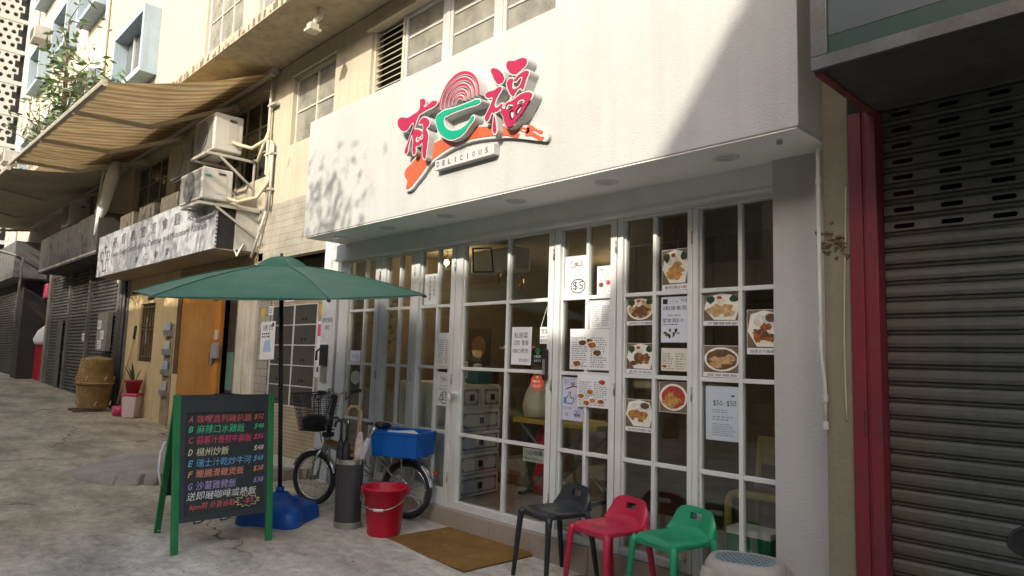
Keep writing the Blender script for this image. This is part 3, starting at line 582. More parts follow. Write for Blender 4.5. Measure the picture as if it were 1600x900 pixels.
# ------------------------------------------------------------------ the long apartment building over the shops
AO = (-8, 0, 2.7)
ap = thing('apartment_building', 'cream rendered apartment building with stained concrete ledge above the restaurant', 'building', AO)
W1 = (-8.53, -7.42, 4.25, 5.18); W2 = (-6.62, -1.7, 4.2, 5.19)
UW = [(-10.75, -9.2, 3.95, 5.22), (-13.0, -11.3, 3.95, 5.22), (-15.6, -13.5, 3.95, 5.22)]
TOPW = [(-12.05, -10.45, 6.45, 7.85), (-9.85, -8.3, 5.95, 7.3)]
mb = MB(AO)
wall_holes(mb, -19.0, -1.336, 3.5, 5.42, [W1, W2]+UW, 0.0)
wall_holes(mb, -19.0, 6, 5.57, 12.5, TOPW, 0.0)
mb.quad((-7.3, 0, 2.75), (-1.34, 0, 2.75), (-1.34, 0, 3.5), (-7.3, 0, 3.5))
mb.box(-19.0, 6, .165, .9, 3.5, 3.55)                      # keeps daylight out from behind
mb.build('wall', CREAM, ap)
MB(AO).box(-19.0, 6, 1.2, 1.25, 2.8, 12.5).build('inner_wall', M('dim_room', (.05, .047, .04), .9, .1), ap)
BAND = tiles('grey_mosaic', (.44, .41, .33), (.36, .33, .26), (.22, .2, .16), .02, .09, .004)
MB(AO).box(-9.25, -7.302, -.012, .1, 2.75, 3.499).build('mosaic_band', BAND, ap)
MB(AO).box(-16.2, -9.251, -.008, .1, 2.87, 3.499).build('lower_wall', CREAM, ap)
LEDGE = M('stained_ledge', (.42, .365, .26), .9, .15, 2, .2, 40, streak=.3, dirt=(.30, .24, .15), dirt_amt=.3, dirt_scale=.8)
MB(AO).box(-19.0, 6, -.8, -.0, 5.425, 5.56).build('ledge', LEDGE, ap, bevel=.008)
random.seed(11)
for i in range(90):                                          # broken drip edge of the ledge
    x = -15.5+i*.108+random.uniform(-.05, .05)
    MB(AO).box(x, x+random.uniform(.015, .07), -.8035, -.801, 5.43+random.uniform(0, .02), 5.46+random.uniform(0, .09)).build('drip_stain', M('soot', (.14, .11, .08), .95, .3), ap)
window(ap, AO, *W1[:2], *W1[2:], .06, 2, 2, FROST, M('cream_frame', (.55, .52, .42), .6, .1), .025)
MB(AO).box(W1[0]-.03, W1[1]+.03, -.03, .02, 5.18, 5.205).build('window_hood', CREAM, ap)
# the wide window: louvre then steel casements
STF = M('steel_frame', (.42, .42, .40), .5, .1)
lv = MB(AO).prism([(-6.62, 4.2), (-6.02, 4.2), (-6.02, 5.19), (-6.06, 5.19), (-6.06, 4.215), (-6.585, 4.215), (-6.585, 5.19), (-6.62, 5.19)], .04, .12).build('louvre', M('louvre_paint', (.48, .44, .34), .7, .1), ap)
for i in range(14):
    z = 4.22+i*.07
    MB(AO).bar((-6.583, .085, z+.02), (-6.062, .085, z+.02), .07, .010, (0, -.75, 1)).build('slat', 'louvre_paint', lv)
MB(AO).box(-6.583, -6.062, .14, .15, 4.2, 5.19).build('dark_backing', 'void', lv)
x = -6.018
while x < -1.75:
    window(ap, AO, x, x+.70, 4.2, 5.185, .05, 1, 4, FROST, STF, .045, .04)
    MB(AO).box(x+.70, x+.775, .045, .10, 4.2, 5.185).build('mullion', STF, ap)
    x += .777
for u in UW: window(ap, AO, u[0], u[1], u[2], u[3], .08, 3, 3, DARKGL, M('brown_frame', (.33, .28, .2), .6, .15), .05)
for u in TOPW: window(ap, AO, u[0], u[1], u[2], u[3], .05, 3, 2, FROST, STF, .05)
MB(AO).box(-6.69, -1.6, -.05, .03, 5.192, 5.235).build('window_hood', CREAM, ap)
# camera bracket under the ledge
bk = MB(AO).path([(-7.0, -.45, 5.42), (-7.0, -.46, 5.33), (-7.02, -.50, 5.27), (-7.02, -.52, 5.2)], [.04, .035, .03, .03], 8).box(-7.09, -6.95, -.60, -.46, 5.13, 5.16).box(-7.07, -6.97, -.58, -.48, 5.17, 5.22)
bk.build('lamp_bracket', M('cream_metal', (.48, .44, .35), .6, .12), ap)

# further blocks down the street
FO = (-25, 0, 0)
fb = thing('apartment_block', 'pale apartment block with blue concrete window hoods down the street', 'building', FO)
MB(FO).box(-31.3, -19.005, .0, 6, 4.4, 22).build('wall', CREAM2, fb)
BLUE = M('blue_hood', (.30, .38, .43), .8, .1, 2, streak=.15)
def bay(x0, x1, z0, z1, yo=.5):
    m = MB(FO)
    m.box(x0, x0+.12, -yo, -.002, z0, z1).box(x1-.12, x1, -yo, -.002, z0, z1).box(x0+.12, x1-.12, -yo, -.002, z1-.12, z1).box(x0+.12, x1-.12, -yo, -.002, z0, z0+.12)
    b = m.build('window_hood', BLUE, fb)
    w = MB(FO).box(x0+.13, x1-.13, -.06, -.003, z0+.13, z1-.13).build('window', M('window_dark', (.09, .10, .11), .2, .2), b)
    MB(FO).box((x0+x1)/2-.03, (x0+x1)/2+.03, -.10, -.062, z0+.13, z1-.13).build('window_bar', 'steel_frame', b)
    MB(FO).box(x0+.13, x1-.13, -.10, -.062, z0+.9, z0+.95).build('window_bar', 'steel_frame', b)
for z in (7.0, 10.1, 13.2):
    for x in (-21.2, -24.6, -28.4): bay(x, x+2.0, z, z+1.4, .34)
for z in (7.0, 10.1): 
    # the hoods on the near block, same make
    b = MB(AO).box(-16.95, -16.83, -.32, -.002, z, z+1.4).box(-14.82, -14.70, -.32, -.002, z, z+1.4).box(-16.83, -14.82, -.32, -.002, z+1.28, z+1.4).box(-16.83, -14.82, -.32, -.002, z, z+.12).build('window_hood', BLUE, ap)
    MB(AO).box(-16.82, -14.83, -.06, -.003, z+.13, z+1.27).build('window', 'window_dark', b)
    for xx in (-16.2, -15.5): MB(AO).box(xx-.03, xx+.03, -.1, -.062, z+.13, z+1.27).build('window_bar', 'steel_frame', b)
MB(FO).path([(-19.0, -.06, 4.6), (-19.0, -.06, 22)], .05, 8).build('drain_pipe', M('pale_pipe', (.62, .58, .48), .6, .1), fb)
MB(FO).path([(-29.5, -.06, 4.6), (-29.5, -.06, 22)], .06, 8).build('drain_pipe', 'pale_pipe', fb)
for (x, z) in ((-25.6, 10.9), (-24.8, 7.6), (-29.2, 7.7)):
    a = MB(FO).box(x, x+.75, -.75, -.05, z, z+.42).build('window_air_conditioner', M('ac_grey', (.42, .40, .36), .6, .2), fb, bevel=.02)
    for i in range(6): MB(FO).box(x+.06, x+.69, -.756, -.751, z+.06+i*.055, z+.09+i*.055).build('grille_slat', DARKST, a)
# tower with pierced screen blocks
TO = (-37, -.6, 0)
tw = thing('stair_tower', 'white tower faced with pierced concrete screen blocks at the street end', 'tower', TO)
SCR = M('screen_white', (.42, .42, .40), .8, .1, 2)
MB(TO).box(-48, -32.3, -9, 4, 0, 26).build('core', M('tower_core', (.16, .16, .15), .9, .1), tw)
MB(TO).box(-32.28, -31.31, -.02, 4, 0, 26).build('corner_pier', SCR, tw)
def screen(cols, rows, s):
    mb = MB()
    for i in range(cols):
        for j in range(rows):
            cx = (i+.5)*s+(s/2 if j % 2 else 0); cz = (j+.5)*s
            rg = [(cx+.31*s*math.cos(PI*k/4+PI/8), cz+.31*s*math.sin(PI*k/4+PI/8)) for k in range(8)]
            og = [(cx+sx*s/2, cz+sz*s/2) for sx, sz in ((1, .4), (.4, 1), (-.4, 1), (-1, .4), (-1, -.4), (-.4, -1), (.4, -1), (1, -.4))]
            for k in range(8):
                l = (k+1) % 8
                mb.quad((og[k][0], 0, og[k][1]), (rg[k][0], 0, rg[k][1]), (rg[l][0], 0, rg[l][1]), (og[l][0], 0, og[l][1]))
                mb.quad((rg[k][0], 0, rg[k][1]), (rg[k][0], .18, rg[k][1]), (rg[l][0], .18, rg[l][1]), (rg[l][0], 0, rg[l][1]))
            for (a, b) in ((1, 1), (-1, 1), (-1, -1), (1, -1)):
                mb.quad((cx+a*s/2, 0, cz+b*.2*s), (cx+a*s/2, 0, cz+b*s/2), (cx+a*.2*s, 0, cz+b*s/2))
    return mb
sm = screen(12, 4, .27).mesh('screen_panel'); sm.materials.append(SCR)
for r in range(16):
    for c in range(2): share('screen_panel', sm, tw, (-31.95+37, -3.55-c*3.6+.6, 4.2+r*1.24), (0, 0, R_(90)))
    MB(TO).box(-32.2, -31.93, -7.3, -.021, 4.2+r*1.24+1.085, 4.2+r*1.24+1.235).build('floor_band', SCR, tw)
for c in range(2): MB(TO).box(-32.2, -31.92, -3.69-c*3.6, -3.56-c*3.6, 3.5, 26).build('pier', SCR, tw)

# ------------------------------------------------------------------ ground-floor wall left of the restaurant: mailboxes, tiles
PO = (-8.2, 0, .2)
lob = thing('tiled_entrance_wall', 'brown mosaic entrance wall with steel mailboxes left of the restaurant', 'wall', PO)
BRN = tiles('brown_mosaic', (.38, .27, .13), (.30, .21, .10), (.48, .42, .30), .045, .045, .007)
GRY = tiles('stone_tiles', (.40, .37, .31), (.33, .30, .25), (.20, .18, .15), .14, .10, .006, .5)
MB(PO).box(-8.75, -7.301, -.005, .2, .25, .86).build('mosaic_apron', BRN, lob)
MB(PO).box(-8.75, -7.301, -.003, .2, 2.12, 2.36).build('mosaic_apron', BRN, lob)
MB(PO).box(-9.10, -8.751, -.012, .2, .2, 2.74).build('stone_strip', GRY, lob)
MB(PO).box(-7.47, -7.3, -.010, .2, .861, 2.119).build('stone_strip', GRY, lob)
MB(PO).box(-8.75, -7.3, -.03, .2, .1, .249).build('plinth', M('plinth_white', (.55, .52, .46), .7, .15, 3, dirt=(.2, .17, .13), dirt_amt=.5), lob)
MB(PO).box(-8.75, -7.3, .25, .3, 2.36, 2.75).build('recess', M('recess_brown', (.05, .04, .03), .9, .1), lob)
MAIL = M('mailbox_steel', (.115, .11, .095), .4, .2, 5, metal=.5, dirt=(.10, .09, .07), dirt_amt=.4, dirt_scale=5)
MB(PO).box(-8.70, -7.471, .03, .2, .862, 2.118).build('mailbox_back', DARKST, lob)
fr = MB(PO)
for x in (-8.70, -8.08, -7.49): fr.box(x-.012, x+.012, -.012, .03, .862, 2.118)
for j in range(6): 
    for (p, q) in ((-8.688, -8.092), (-8.068, -7.502)): fr.box(p, q, -.011, .03, .866+j*.249-.006, .866+j*.249+.006)
fr.build('mailbox_frame', M('mailbox_frame', (.62, .61, .56), .4, .1), lob)
for (p, q) in ((-8.686, -8.094), (-8.066, -7.504)):
    for j in range(5):
        z = .874+j*.249
        d = MB(PO).box(p, q, -.004, .02, z, z+.234).build('mailbox_door', MAIL, lob, bevel=.004)
        for dx in (.38, .52): MB(PO).lathe([(.017, 0), (.017, .004)], (0, 0, 0), 10).xf(Matrix.Translation((p+dx*(q-p), -.0045, z+.06)) @ Matrix.Rotation(R_(90), 4, 'X')).build('vent_hole', 'void', d)
# notices stuck on the tiles and on the pillar
PAPER = M('notice_paper', (.72, .72, .70), .7, .06, 6); INK = 'black_print'
def paper(name, label, cat, x0, x1, z0, z1, y, m=None, group=None, draw=None, tilt=0):
    o = thing(name, label, cat, ((x0+x1)/2, y, z0), 0, group); org = tuple(o.location)
    MB(org).box(x0, x1, y-.0012, y, z0, z1).build('sheet', m or PAPER, o)
    if draw: draw(o, org, y-.0017)
    if tilt: o.rotation_euler = (0, R_(tilt), 0)
    return o
def ink(o, org, mat_, fn, name='print'): mb = MB(org); fn(mb); return stuff(mb.build(name, mat_, o))
def d_note(o, org, y):
    ink(o, org, INK, lambda b: (put_text(b, '通告', -8.93, -8.62, 1.80, 1.88, y), greek(b, -8.95, -8.62, 1.70, 1.78, y, 2, seed=3)))
    ink(o, org, M('soft_blue_print', (.35, .50, .66), .7, .1), lambda b: b.quad((-8.90, y, 1.52), (-8.66, y, 1.52), (-8.70, y, 1.68), (-8.86, y, 1.66)))
    ink(o, org, INK, lambda b: b.lathe([(.03, 0), (.03, .001)], (0, 0, 0), 10).xf(Matrix.Translation((-8.63, y, 1.87)) @ Matrix.Rotation(R_(90), 4, 'X')), 'portrait')
paper('notice_sheet', 'white notice with pale blue print on tiles beside the mailboxes', 'notice', -8.99, -8.56, 1.42, 1.915, -.014, draw=d_note, tilt=-1.5)
paper('notice_sheet', 'small square notice taped above the mailboxes', 'notice', -8.35, -8.10, 2.16, 2.28, -.006, draw=lambda o, g, y: ink(o, g, INK, lambda b: put_text(b, '信箱', -8.31, -8.14, 2.19, 2.25, y)))
paper('notice_sheet', 'yellow sticker on the stone tiles under the umbrella edge', 'sticker', -9.02, -8.92, 1.98, 2.10, -.014, M('yellow_paper', (.62, .42, .03), .6, .1))
paper('notice_sheet', 'small white card above the pale blue notice on tiles', 'notice', -8.80, -8.66, 2.00, 2.12, -.014, draw=lambda o, g, y: ink(o, g, INK, lambda b: greek(b, -8.78, -8.68, 2.02, 2.10, y, 3, seed=9)))
def d_pink(o, org, y):
    ink(o, org, M('pink_print', (.70, .05, .16), .6, .1), lambda b: b.quad((-7.45, y, 1.72), (-7.33, y, 1.72), (-7.33, y, 1.86), (-7.45, y, 1.86)))
    ink(o, org, INK, lambda b: (b.quad((-7.43, y, 1.30), (-7.39, y, 1.30), (-7.39, y, 1.36), (-7.43, y, 1.36)), b.quad((-7.37, y, 1.36), (-7.34, y, 1.36), (-7.34, y, 1.42), (-7.37, y, 1.42))))
paper('flyer_sheet', 'narrow flyer with pink block on tiles right of the mailboxes', 'flyer', -7.46, -7.32, 1.24, 1.90, -.012, draw=d_pink)
paper('notice_sheet', 'yellow card on tiles right of the mailboxes above the pink flyer', 'sticker', -7.44, -7.36, 1.96, 2.10, -.012, MATS['yellow_paper'])
def d_pil(o, org, y): ink(o, org, INK, lambda b: (put_text(b, '請勿張貼', -7.27, -7.03, 1.87, 1.93, y), put_text(b, '街招', -7.20, -7.10, 1.79, 1.84, y)))
paper('notice_sheet', 'pale laminated notice on the white pillar beside the shopfront', 'notice', -7.285, -7.0, 1.66, 2.02, -.062, M('laminate', (.55, .57, .57), .3, .05), draw=d_pil)
ic = thing('door_intercom', 'dark intercom handset on the white pillar beside the shopfront', 'intercom', (-7.18, -.062, 1.35))
MB((-7.18, -.062, 1.35)).box(-7.23, -7.09, -.10, -.063, 1.38, 1.62).build('box', BLACK, ic, bevel=.01)
MB((-7.18, -.062, 1.35)).box(-7.22, -7.10, -.082, -.063, 1.20, 1.37).build('plate', STEEL, ic, bevel=.004)
MB((-7.18, -.062, 1.35)).path([(-7.25, -.08, 1.57), (-7.29, -.10, 1.54), (-7.29, -.10, 1.44)], .014, 8).build('hook', BLACK, ic, smooth=True)

# ------------------------------------------------------------------ the church front
CO = (-12.2, 0, .25)
ch = thing('church_entrance', 'beige church entrance wall with orange door and rusty window grille', 'building', CO)
BEI = M('beige_wall', (.58, .44, .23), .8, .1, 1.5, .1, 40, streak=.1, dirt=(.38, .27, .13), dirt_amt=.4)
ORD = M('orange_door', (.42, .185, .03), .5, .14, 1.2, .05, 30, streak=.18, dirt=(.50, .30, .10), dirt_amt=.6, dirt_scale=.8)
mb = MB(CO); wall_holes(mb, -15.15, -12.32, .2, 2.86, [(-14.38, -13.52, 1.28, 2.36)], -.01, .15); mb.build('wall', BEI, ch)
MB(CO).box(-12.318, -9.11, -.012, .1, 2.42, 2.86).build('lintel', M('lintel_brown', (.30, .23, .13), .85, .15, 2, streak=.1), ch)
MB(CO).box(-9.70, -9.11, -.06, .2, .2, 2.419).build('pilaster', M('peeling_white', (.66, .60, .47), .8, .12, 3, .2, 40, streak=.3, dirt=(.36, .28, .17), dirt_amt=.5, dirt_scale=2.5), ch, bevel=.01)
MB(CO).box(-9.50, -9.40, -.075, -.061, .2, 2.419).build('pilaster_mould', 'peeling_white', ch)
MB(CO).box(-12.31, -9.70, .32, .36, .1, 2.9).build('inner_wall', 'void', ch)
MB(CO).box(-10.38, -9.71, .10, .12, .2, 2.419).build('glass_door', M('dark_pane', (.055, .048, .035), .4, .3, spec=.2), ch)
MB(CO).box(-10.05, -10.02, .07, .099, .2, 2.419).build('glass_door_stile', STEEL, ch)
MB(CO).box(-10.36, -10.08, .095, .099, .95, 1.5).build('door_card', M('green_card', (.12, .22, .17), .5, .1), ch)
dl = MB(CO).box(-12.08, -10.60, -.02, .03, .25, 2.415).build('door_leaf', ORD, ch, bevel=.004)
MB(CO).box(-11.55, -11.25, -.032, -.021, .60, .72).build('letter_plate', M('dull_brass', (.26, .15, .05), .5, .2, metal=.4), dl)
MB(CO).box(-11.47, -11.33, -.0335, -.0325, .645, .675).build('letter_slot', 'void', dl)
MB(CO).box(-10.58, -10.385, -.03, .03, .25, 2.415).build('door_post', M('orange_post', (.50, .19, .025), .5, .12, 2), ch, bevel=.004)
for z in (1.32, 2.28):
    MB(CO).box(-10.70, -10.50, -.045, -.031, z, z+.16).build('hinge', M('old_bronze', (.12, .07, .03), .6, .2), ch)
    MB(CO).path([(-10.59, -.05, z-.01), (-10.59, -.05, z+.17)], .014, 8).build('hinge_pin', STEEL, ch)
MB(CO).box(-10.50, -10.39, -.06, -.031, 1.68, 1.82).build('bell_push', M('bell_cream', (.5, .46, .36), .5, .1), ch, bevel=.006)
kp = MB(CO).box(-10.52, -10.32, -.09, -.031, 1.40, 1.62).build('keypad', M('keypad_grey', (.28, .27, .25), .4, .15), ch, bevel=.01)
MB(CO).box(-12.30, -12.09, -.025, .05, 1.12, 2.419).build('dark_jamb', M('jamb_brown', (.10, .055, .02), .6, .3, 4), ch)
MB(CO).box(-12.30, -12.09, -.02, .05, .2, 1.119).build('low_jamb', BEI, ch)
rk = MB(CO).box(-12.78, -12.38, -.03, -.012, .22, 1.95).build('leaflet_board', M('worn_board', (.30, .24, .15), .85, .25, 5, dirt=(.14, .10, .06), dirt_amt=.6, dirt_scale=4), ch)
for i, z in enumerate((1.74, 1.42, 1.08, .74)):
    pk = MB(CO).box(-12.72, -12.44, -.09, -.031, z, z+.10).build('leaflet_pocket', STEEL, rk)
    MB(CO).box(-12.70, -12.46, -.07, -.05, z+.02, z+.24).build('leaflets', M('leaflet_%d' % (i % 2), ((.30, .38, .44), (.46, .46, .42))[i % 2], .6, .2, 8), rk)
gr = MB(CO)
for i in range(6): x = -14.36+i*.164; gr.box(x, x+.035, .02, .045, 1.29, 2.35)
for z in (1.36, 1.86, 1.93, 2.28): gr.box(-14.37, -13.53, .015, .05, z, z+.03)
gr.build('window_grille', M('rusty_brown', (.12, .07, .035), .85, .3, 8), ch)
MB(CO).box(-14.38, -13.52, .1, .13, 1.28, 2.36).build('window_glass', M('grimy_glass', (.20, .155, .09), .35, .35, 4), ch)
MB(CO).path([(-13.95, -.0, 1.6), (-13.95, -.0, 2.1)], .02, 6).build('window_latch', STEEL, ch)
for x, r in ((-15.32, .035), (-15.5, .06), (-15.72, .03)): MB(CO).path([(x, -.06, .3), (x, -.06, 3.4)], r, 8).build('pipe', M('dark_pipe', (.07, .065, .055), .6, .3), ch, smooth=True)
MB(CO).box(-16.2, -15.151, .02, .2, .3, 3.4).build('side_pier', M('grey_pier', (.22, .20, .17), .85, .2, 2, streak=.2), ch)

# projecting church sign box
BO = (-12.3, -.6, 2.85)
cs = thing('church_sign', 'long white church signboard with dark lettering above the orange door', 'sign', BO)
SIGNW = M('sign_white', (.42, .435, .45), .45, .06, 1.2, streak=.06)
MB(BO).box(-15.3, -9.3, -.6, -.575, 2.87, 3.655).build('front_panel', SIGNW, cs)
MB(BO).box(-15.3, -9.31, -.573, -.02, 2.865, 2.885).build('underside', M('underside_brown', (.30, .24, .16), .85, .15, 1, streak=.1), cs)
MB(BO).box(-9.31, -9.29, -.34, -.02, 2.886, 3.46).build('end_panel', M('end_cream', (.46, .44, .38), .6, .1, 2, streak=.15), cs)
MB(BO).box(-9.33, -9.30, -.57, -.02, 3.461, 3.50).build('end_rail', 'cream_metal', cs)
MB(BO).box(-9.318, -9.302, -.57, -.345, 2.886, 3.46).build('dark_gap', 'void', cs)
MB(BO).path([(-9.28, -.35, 2.90), (-9.275, -.30, 2.80), (-9.27, -.28, 2.86), (-9.28, -.22, 2.98)], [.01, .035, .03, .01], 6, flat=.3).build('torn_film', PAPER, cs)
for i in range(14): MB(BO).lathe([(.012, 0), (.012, .006)], (0, 0, 0), 8).xf(Matrix.Translation((-9.3+.0005, -.588, 2.90+i*.055)) @ Matrix.Rotation(R_(90), 4, 'Y')).build('rivet', DARKST, cs)
mb = MB(BO); y = -.6025
for i, c in enumerate('基督教宣道會觀塘堂'):
    x = -14.15+i*.5515; put_text(mb, c, x-.125, x+.125, 3.36, 3.55, y)
put_text(mb, 'Kwun Tong Church of the Christian and Missionary Alliance', -14.32, -9.62, 3.145, 3.275, y)
for i, c in enumerate('第二副堂'):
    x = -12.74+i*.517; put_text(mb, c, x-.07, x+.07, 2.955, 3.055, y)
# cup and cross emblem
E_ = lambda *p: mb.quad(*[(q[0], y, q[1]) for q in p])
for (a, b, c, d) in ((-14.80, -14.74, 3.30, 3.46), (-14.90, -14.64, 3.405, 3.425), (-15.06, -15.03, 3.18, 3.34), (-15.06, -14.90, 3.32, 3.34), (-14.92, -14.90, 3.24, 3.34), (-14.66, -14.45, 3.30, 3.32), (-14.47, -14.45, 3.16, 3.32), (-14.66, -14.64, 3.2, 3.32), (-15.06, -14.88, 3.16, 3.18), (-14.68, -14.45, 3.15, 3.17), (-14.9, -14.87, 3.0, 3.17), (-14.68, -14.65, 2.98, 3.16), (-14.9, -14.65, 2.95, 2.975)):
    E_((a, c), (b, c), (b, d), (a, d))
mb.build('lettering', M('sign_ink', (.05, .05, .055), .5, .1), cs)

# air conditioners
ACW = M('ac_white', (.52, .50, .44), .45, .08, 3, streak=.1); ACG = M('ac_grille', (.10, .10, .095), .6, .2)
def make_ac(label, w, d, h):
    t = thing('air_conditioner', label, 'air conditioner', (0, 0, 0), 0, 'air conditioners on brackets above the church sign')
    MB().box(-w, 0, -d, 0, .03, h).build('casing', ACW, t, bevel=.02, seg=3)
    g = MB().lathe([(.21, 0), (.21, .012)], (0, 0, 0), 24).xf(Matrix.Translation((-w*.55, -d-.002, h*.52)) @ Matrix.Rotation(R_(90), 4, 'X')).build('fan_grille', ACG, t)
    MB().box(-w+.03, -.06, -d-.0045, -d-.001, .06, h-.03).build('front_grille', M('ac_mesh', (.20, .195, .17), .7, .2, 30), t)
    for y in (-d+.05, -.05): MB().box(-w+.1, -.1, y-.02, y+.02, 0, .03).build('foot', DARKST, t)
    MB().box(.0005, .004, -d*.55, -d*.2, h*.25, h*.8).build('side_panel', M('ac_panel', (.47, .45, .39), .5, .1), t, bevel=.002)
    MB().box(.0045, .006, -d*.5, -d*.25, h*.82, h*.88).build('grip', DARKST, t)
    return t
a1 = make_ac('white air conditioner on bracket under the awning end', .78, .40, .56); a1.location = (-9.55, -.22, 4.24)
a2 = make_ac('white air conditioner with small green label standing behind the church sign end', .85, .40, .46); a2.location = (-9.25, -.43, 3.47)
MB().box(.0045, .006, -.37, -.29, .33, .36).build('green_label', M('teal_label', (.02, .30, .22), .5, .1), a2)
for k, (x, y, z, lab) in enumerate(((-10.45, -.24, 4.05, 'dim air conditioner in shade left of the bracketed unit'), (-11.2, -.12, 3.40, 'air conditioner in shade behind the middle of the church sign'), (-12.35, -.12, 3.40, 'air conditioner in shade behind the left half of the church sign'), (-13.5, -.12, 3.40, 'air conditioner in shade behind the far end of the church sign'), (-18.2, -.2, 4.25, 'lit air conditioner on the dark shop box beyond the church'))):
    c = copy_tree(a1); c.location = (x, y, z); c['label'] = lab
    if k < 4:  # awning shade on these units is put into a darker casing colour
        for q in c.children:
            if q.name.startswith(('casing', 'side_panel', 'fan_grille', 'front_grille')): q.data = q.data.copy(); q.data.materials[0] = M('ac_shade_tone', (.13, .115, .085), .55, .15, 3)
ANG = M('angle_iron', (.46, .44, .38), .5, .15, 4, metal=.2)
def bracket(name, label, x, z, d, xs):
    t = thing(name, label, 'bracket', (x, 0, z), 0, 'brackets of the air conditioners'); o = tuple(t.location)
    for xx in xs:
        MB(o).bar((xx, -d, z-.02), (xx, .0, z-.02), .035, .035).build('arm', ANG, t)
        MB(o).bar((xx+.002, -d*.75, z-.04), (xx+.002, .0, z-.42), .03, .03).build('brace', ANG, t)
        MB(o).bar((xx, -.02, z-.5), (xx, -.02, z+.02), .035, .02, (0, 1, 0)).build('upright', ANG, t)
    MB(o).bar((xs[0], -d, z-.018), (xs[1], -d, z-.018), .03, .036).build('rail', ANG, t)
    return t
bracket('steel_bracket', 'pale steel bracket carrying the upper air conditioner', -9.6, 4.235, .68, (-10.2, -9.58))
bracket('steel_bracket', 'pale steel bracket carrying the air conditioner with green label', -9.3, 3.465, .84, (-9.95, -9.27))
pp = thing('pipe_bundle', 'cream refrigerant pipes and conduits beside the air conditioners', 'pipes', (-9.05, -.05, 3.4)); po = tuple(pp.location)
INS = M('pipe_insulation', (.48, .42, .28), .8, .12, 5); CND = M('conduit', (.44, .42, .35), .5, .15, 5)
MB(po).path([(-9.55, -.35, 4.42), (-9.40, -.33, 4.36), (-9.22, -.22, 4.30), (-9.1, -.09, 4.42), (-9.06, -.06, 4.55)], .026, 8).build('insulated_pipe', INS, pp, smooth=True)
MB(po).path([(-9.2, -.14, 4.12), (-9.12, -.10, 4.38), (-9.05, -.06, 4.48)], .022, 8).build('insulated_pipe', INS, pp, smooth=True)
MB(po).path([(-9.22, -.50, 3.55), (-9.12, -.4, 3.50), (-9.0, -.2, 3.58), (-8.97, -.07, 3.82), (-8.98, -.05, 4.4)], .026, 8).build('insulated_pipe', INS, pp, smooth=True)
MB(po).path([(-9.08, -.06, 5.38), (-9.08, -.06, 3.95), (-9.0, -.06, 3.9), (-9.0, -.06, 3.45)], .022, 8).build('conduit', CND, pp, smooth=True)
MB(po).path([(-8.93, -.05, 4.35), (-8.93, -.05, 3.42)], .02, 8).build('conduit', M('grey_conduit', (.40, .39, .36), .5, .15), pp, smooth=True)
MB(po).path([(-9.28, -.1, 2.8), (-9.02, -.05, 3.42)], .018, 8).build('conduit', CND, pp, smooth=True)
for z in (4.9, 4.2, 3.7): MB(po).box(-9.12, -8.90, -.085, -.0, z, z+.03).build('pipe_clip', CND, pp)

# awnings
def awning_mat():
    m = M('striped_canvas', (.5, .5, .5), .8, .1); t = m.node_tree; L = t.links.new; t.nodes.clear()
    o = t.nodes.new('ShaderNodeOutputMaterial'); d = t.nodes.new('ShaderNodeBsdfDiffuse'); tr = t.nodes.new('ShaderNodeBsdfTranslucent'); mx = t.nodes.new('ShaderNodeMixShader'); mx.inputs[0].default_value = .28
    tc = t.nodes.new('ShaderNodeTexCoord'); wv = t.nodes.new('ShaderNodeTexWave'); wv.wave_type = 'BANDS'; wv.bands_direction = 'X'; wv.inputs['Scale'].default_value = 1.35; wv.inputs['Distortion'].default_value = .15
    cr = t.nodes.new('ShaderNodeValToRGB'); e = cr.color_ramp.elements; e[0].position = .35; e[0].color = (.37, .24, .105, 1); e[1].position = .6; e[1].color = (.48, .39, .235, 1)
    n = t.nodes.new('ShaderNodeTexNoise'); n.inputs['Scale'].default_value = 2; n.inputs['Detail'].default_value = 6; L(tc.outputs['Object'], n.inputs['Vector'])
    r = t.nodes.new('ShaderNodeMapRange'); r.inputs[1].default_value = .3; r.inputs[2].default_value = .7; r.inputs[3].default_value = .7; r.inputs[4].default_value = 1.05; L(n.outputs[0], r.inputs[0])
    mu = t.nodes.new('ShaderNodeMix'); mu.data_type = 'RGBA'; mu.blend_type = 'MULTIPLY'; mu.inputs[0].default_value = 1
    L(tc.outputs['Object'], wv.inputs['Vector']); L(wv.outputs[0], cr.inputs[0]); L(cr.outputs[0], mu.inputs[6]); L(r.outputs[0], mu.inputs[7])
    L(mu.outputs[2], d.inputs[0]); L(mu.outputs[2], tr.inputs[0]); L(d.outputs[0], mx.inputs[1]); L(tr.outputs[0], mx.inputs[2]); L(mx.outputs[0], o.inputs[0]); return m
CANV = awning_mat(); ARM = M('awning_arm', (.46, .42, .33), .5, .12, 4)
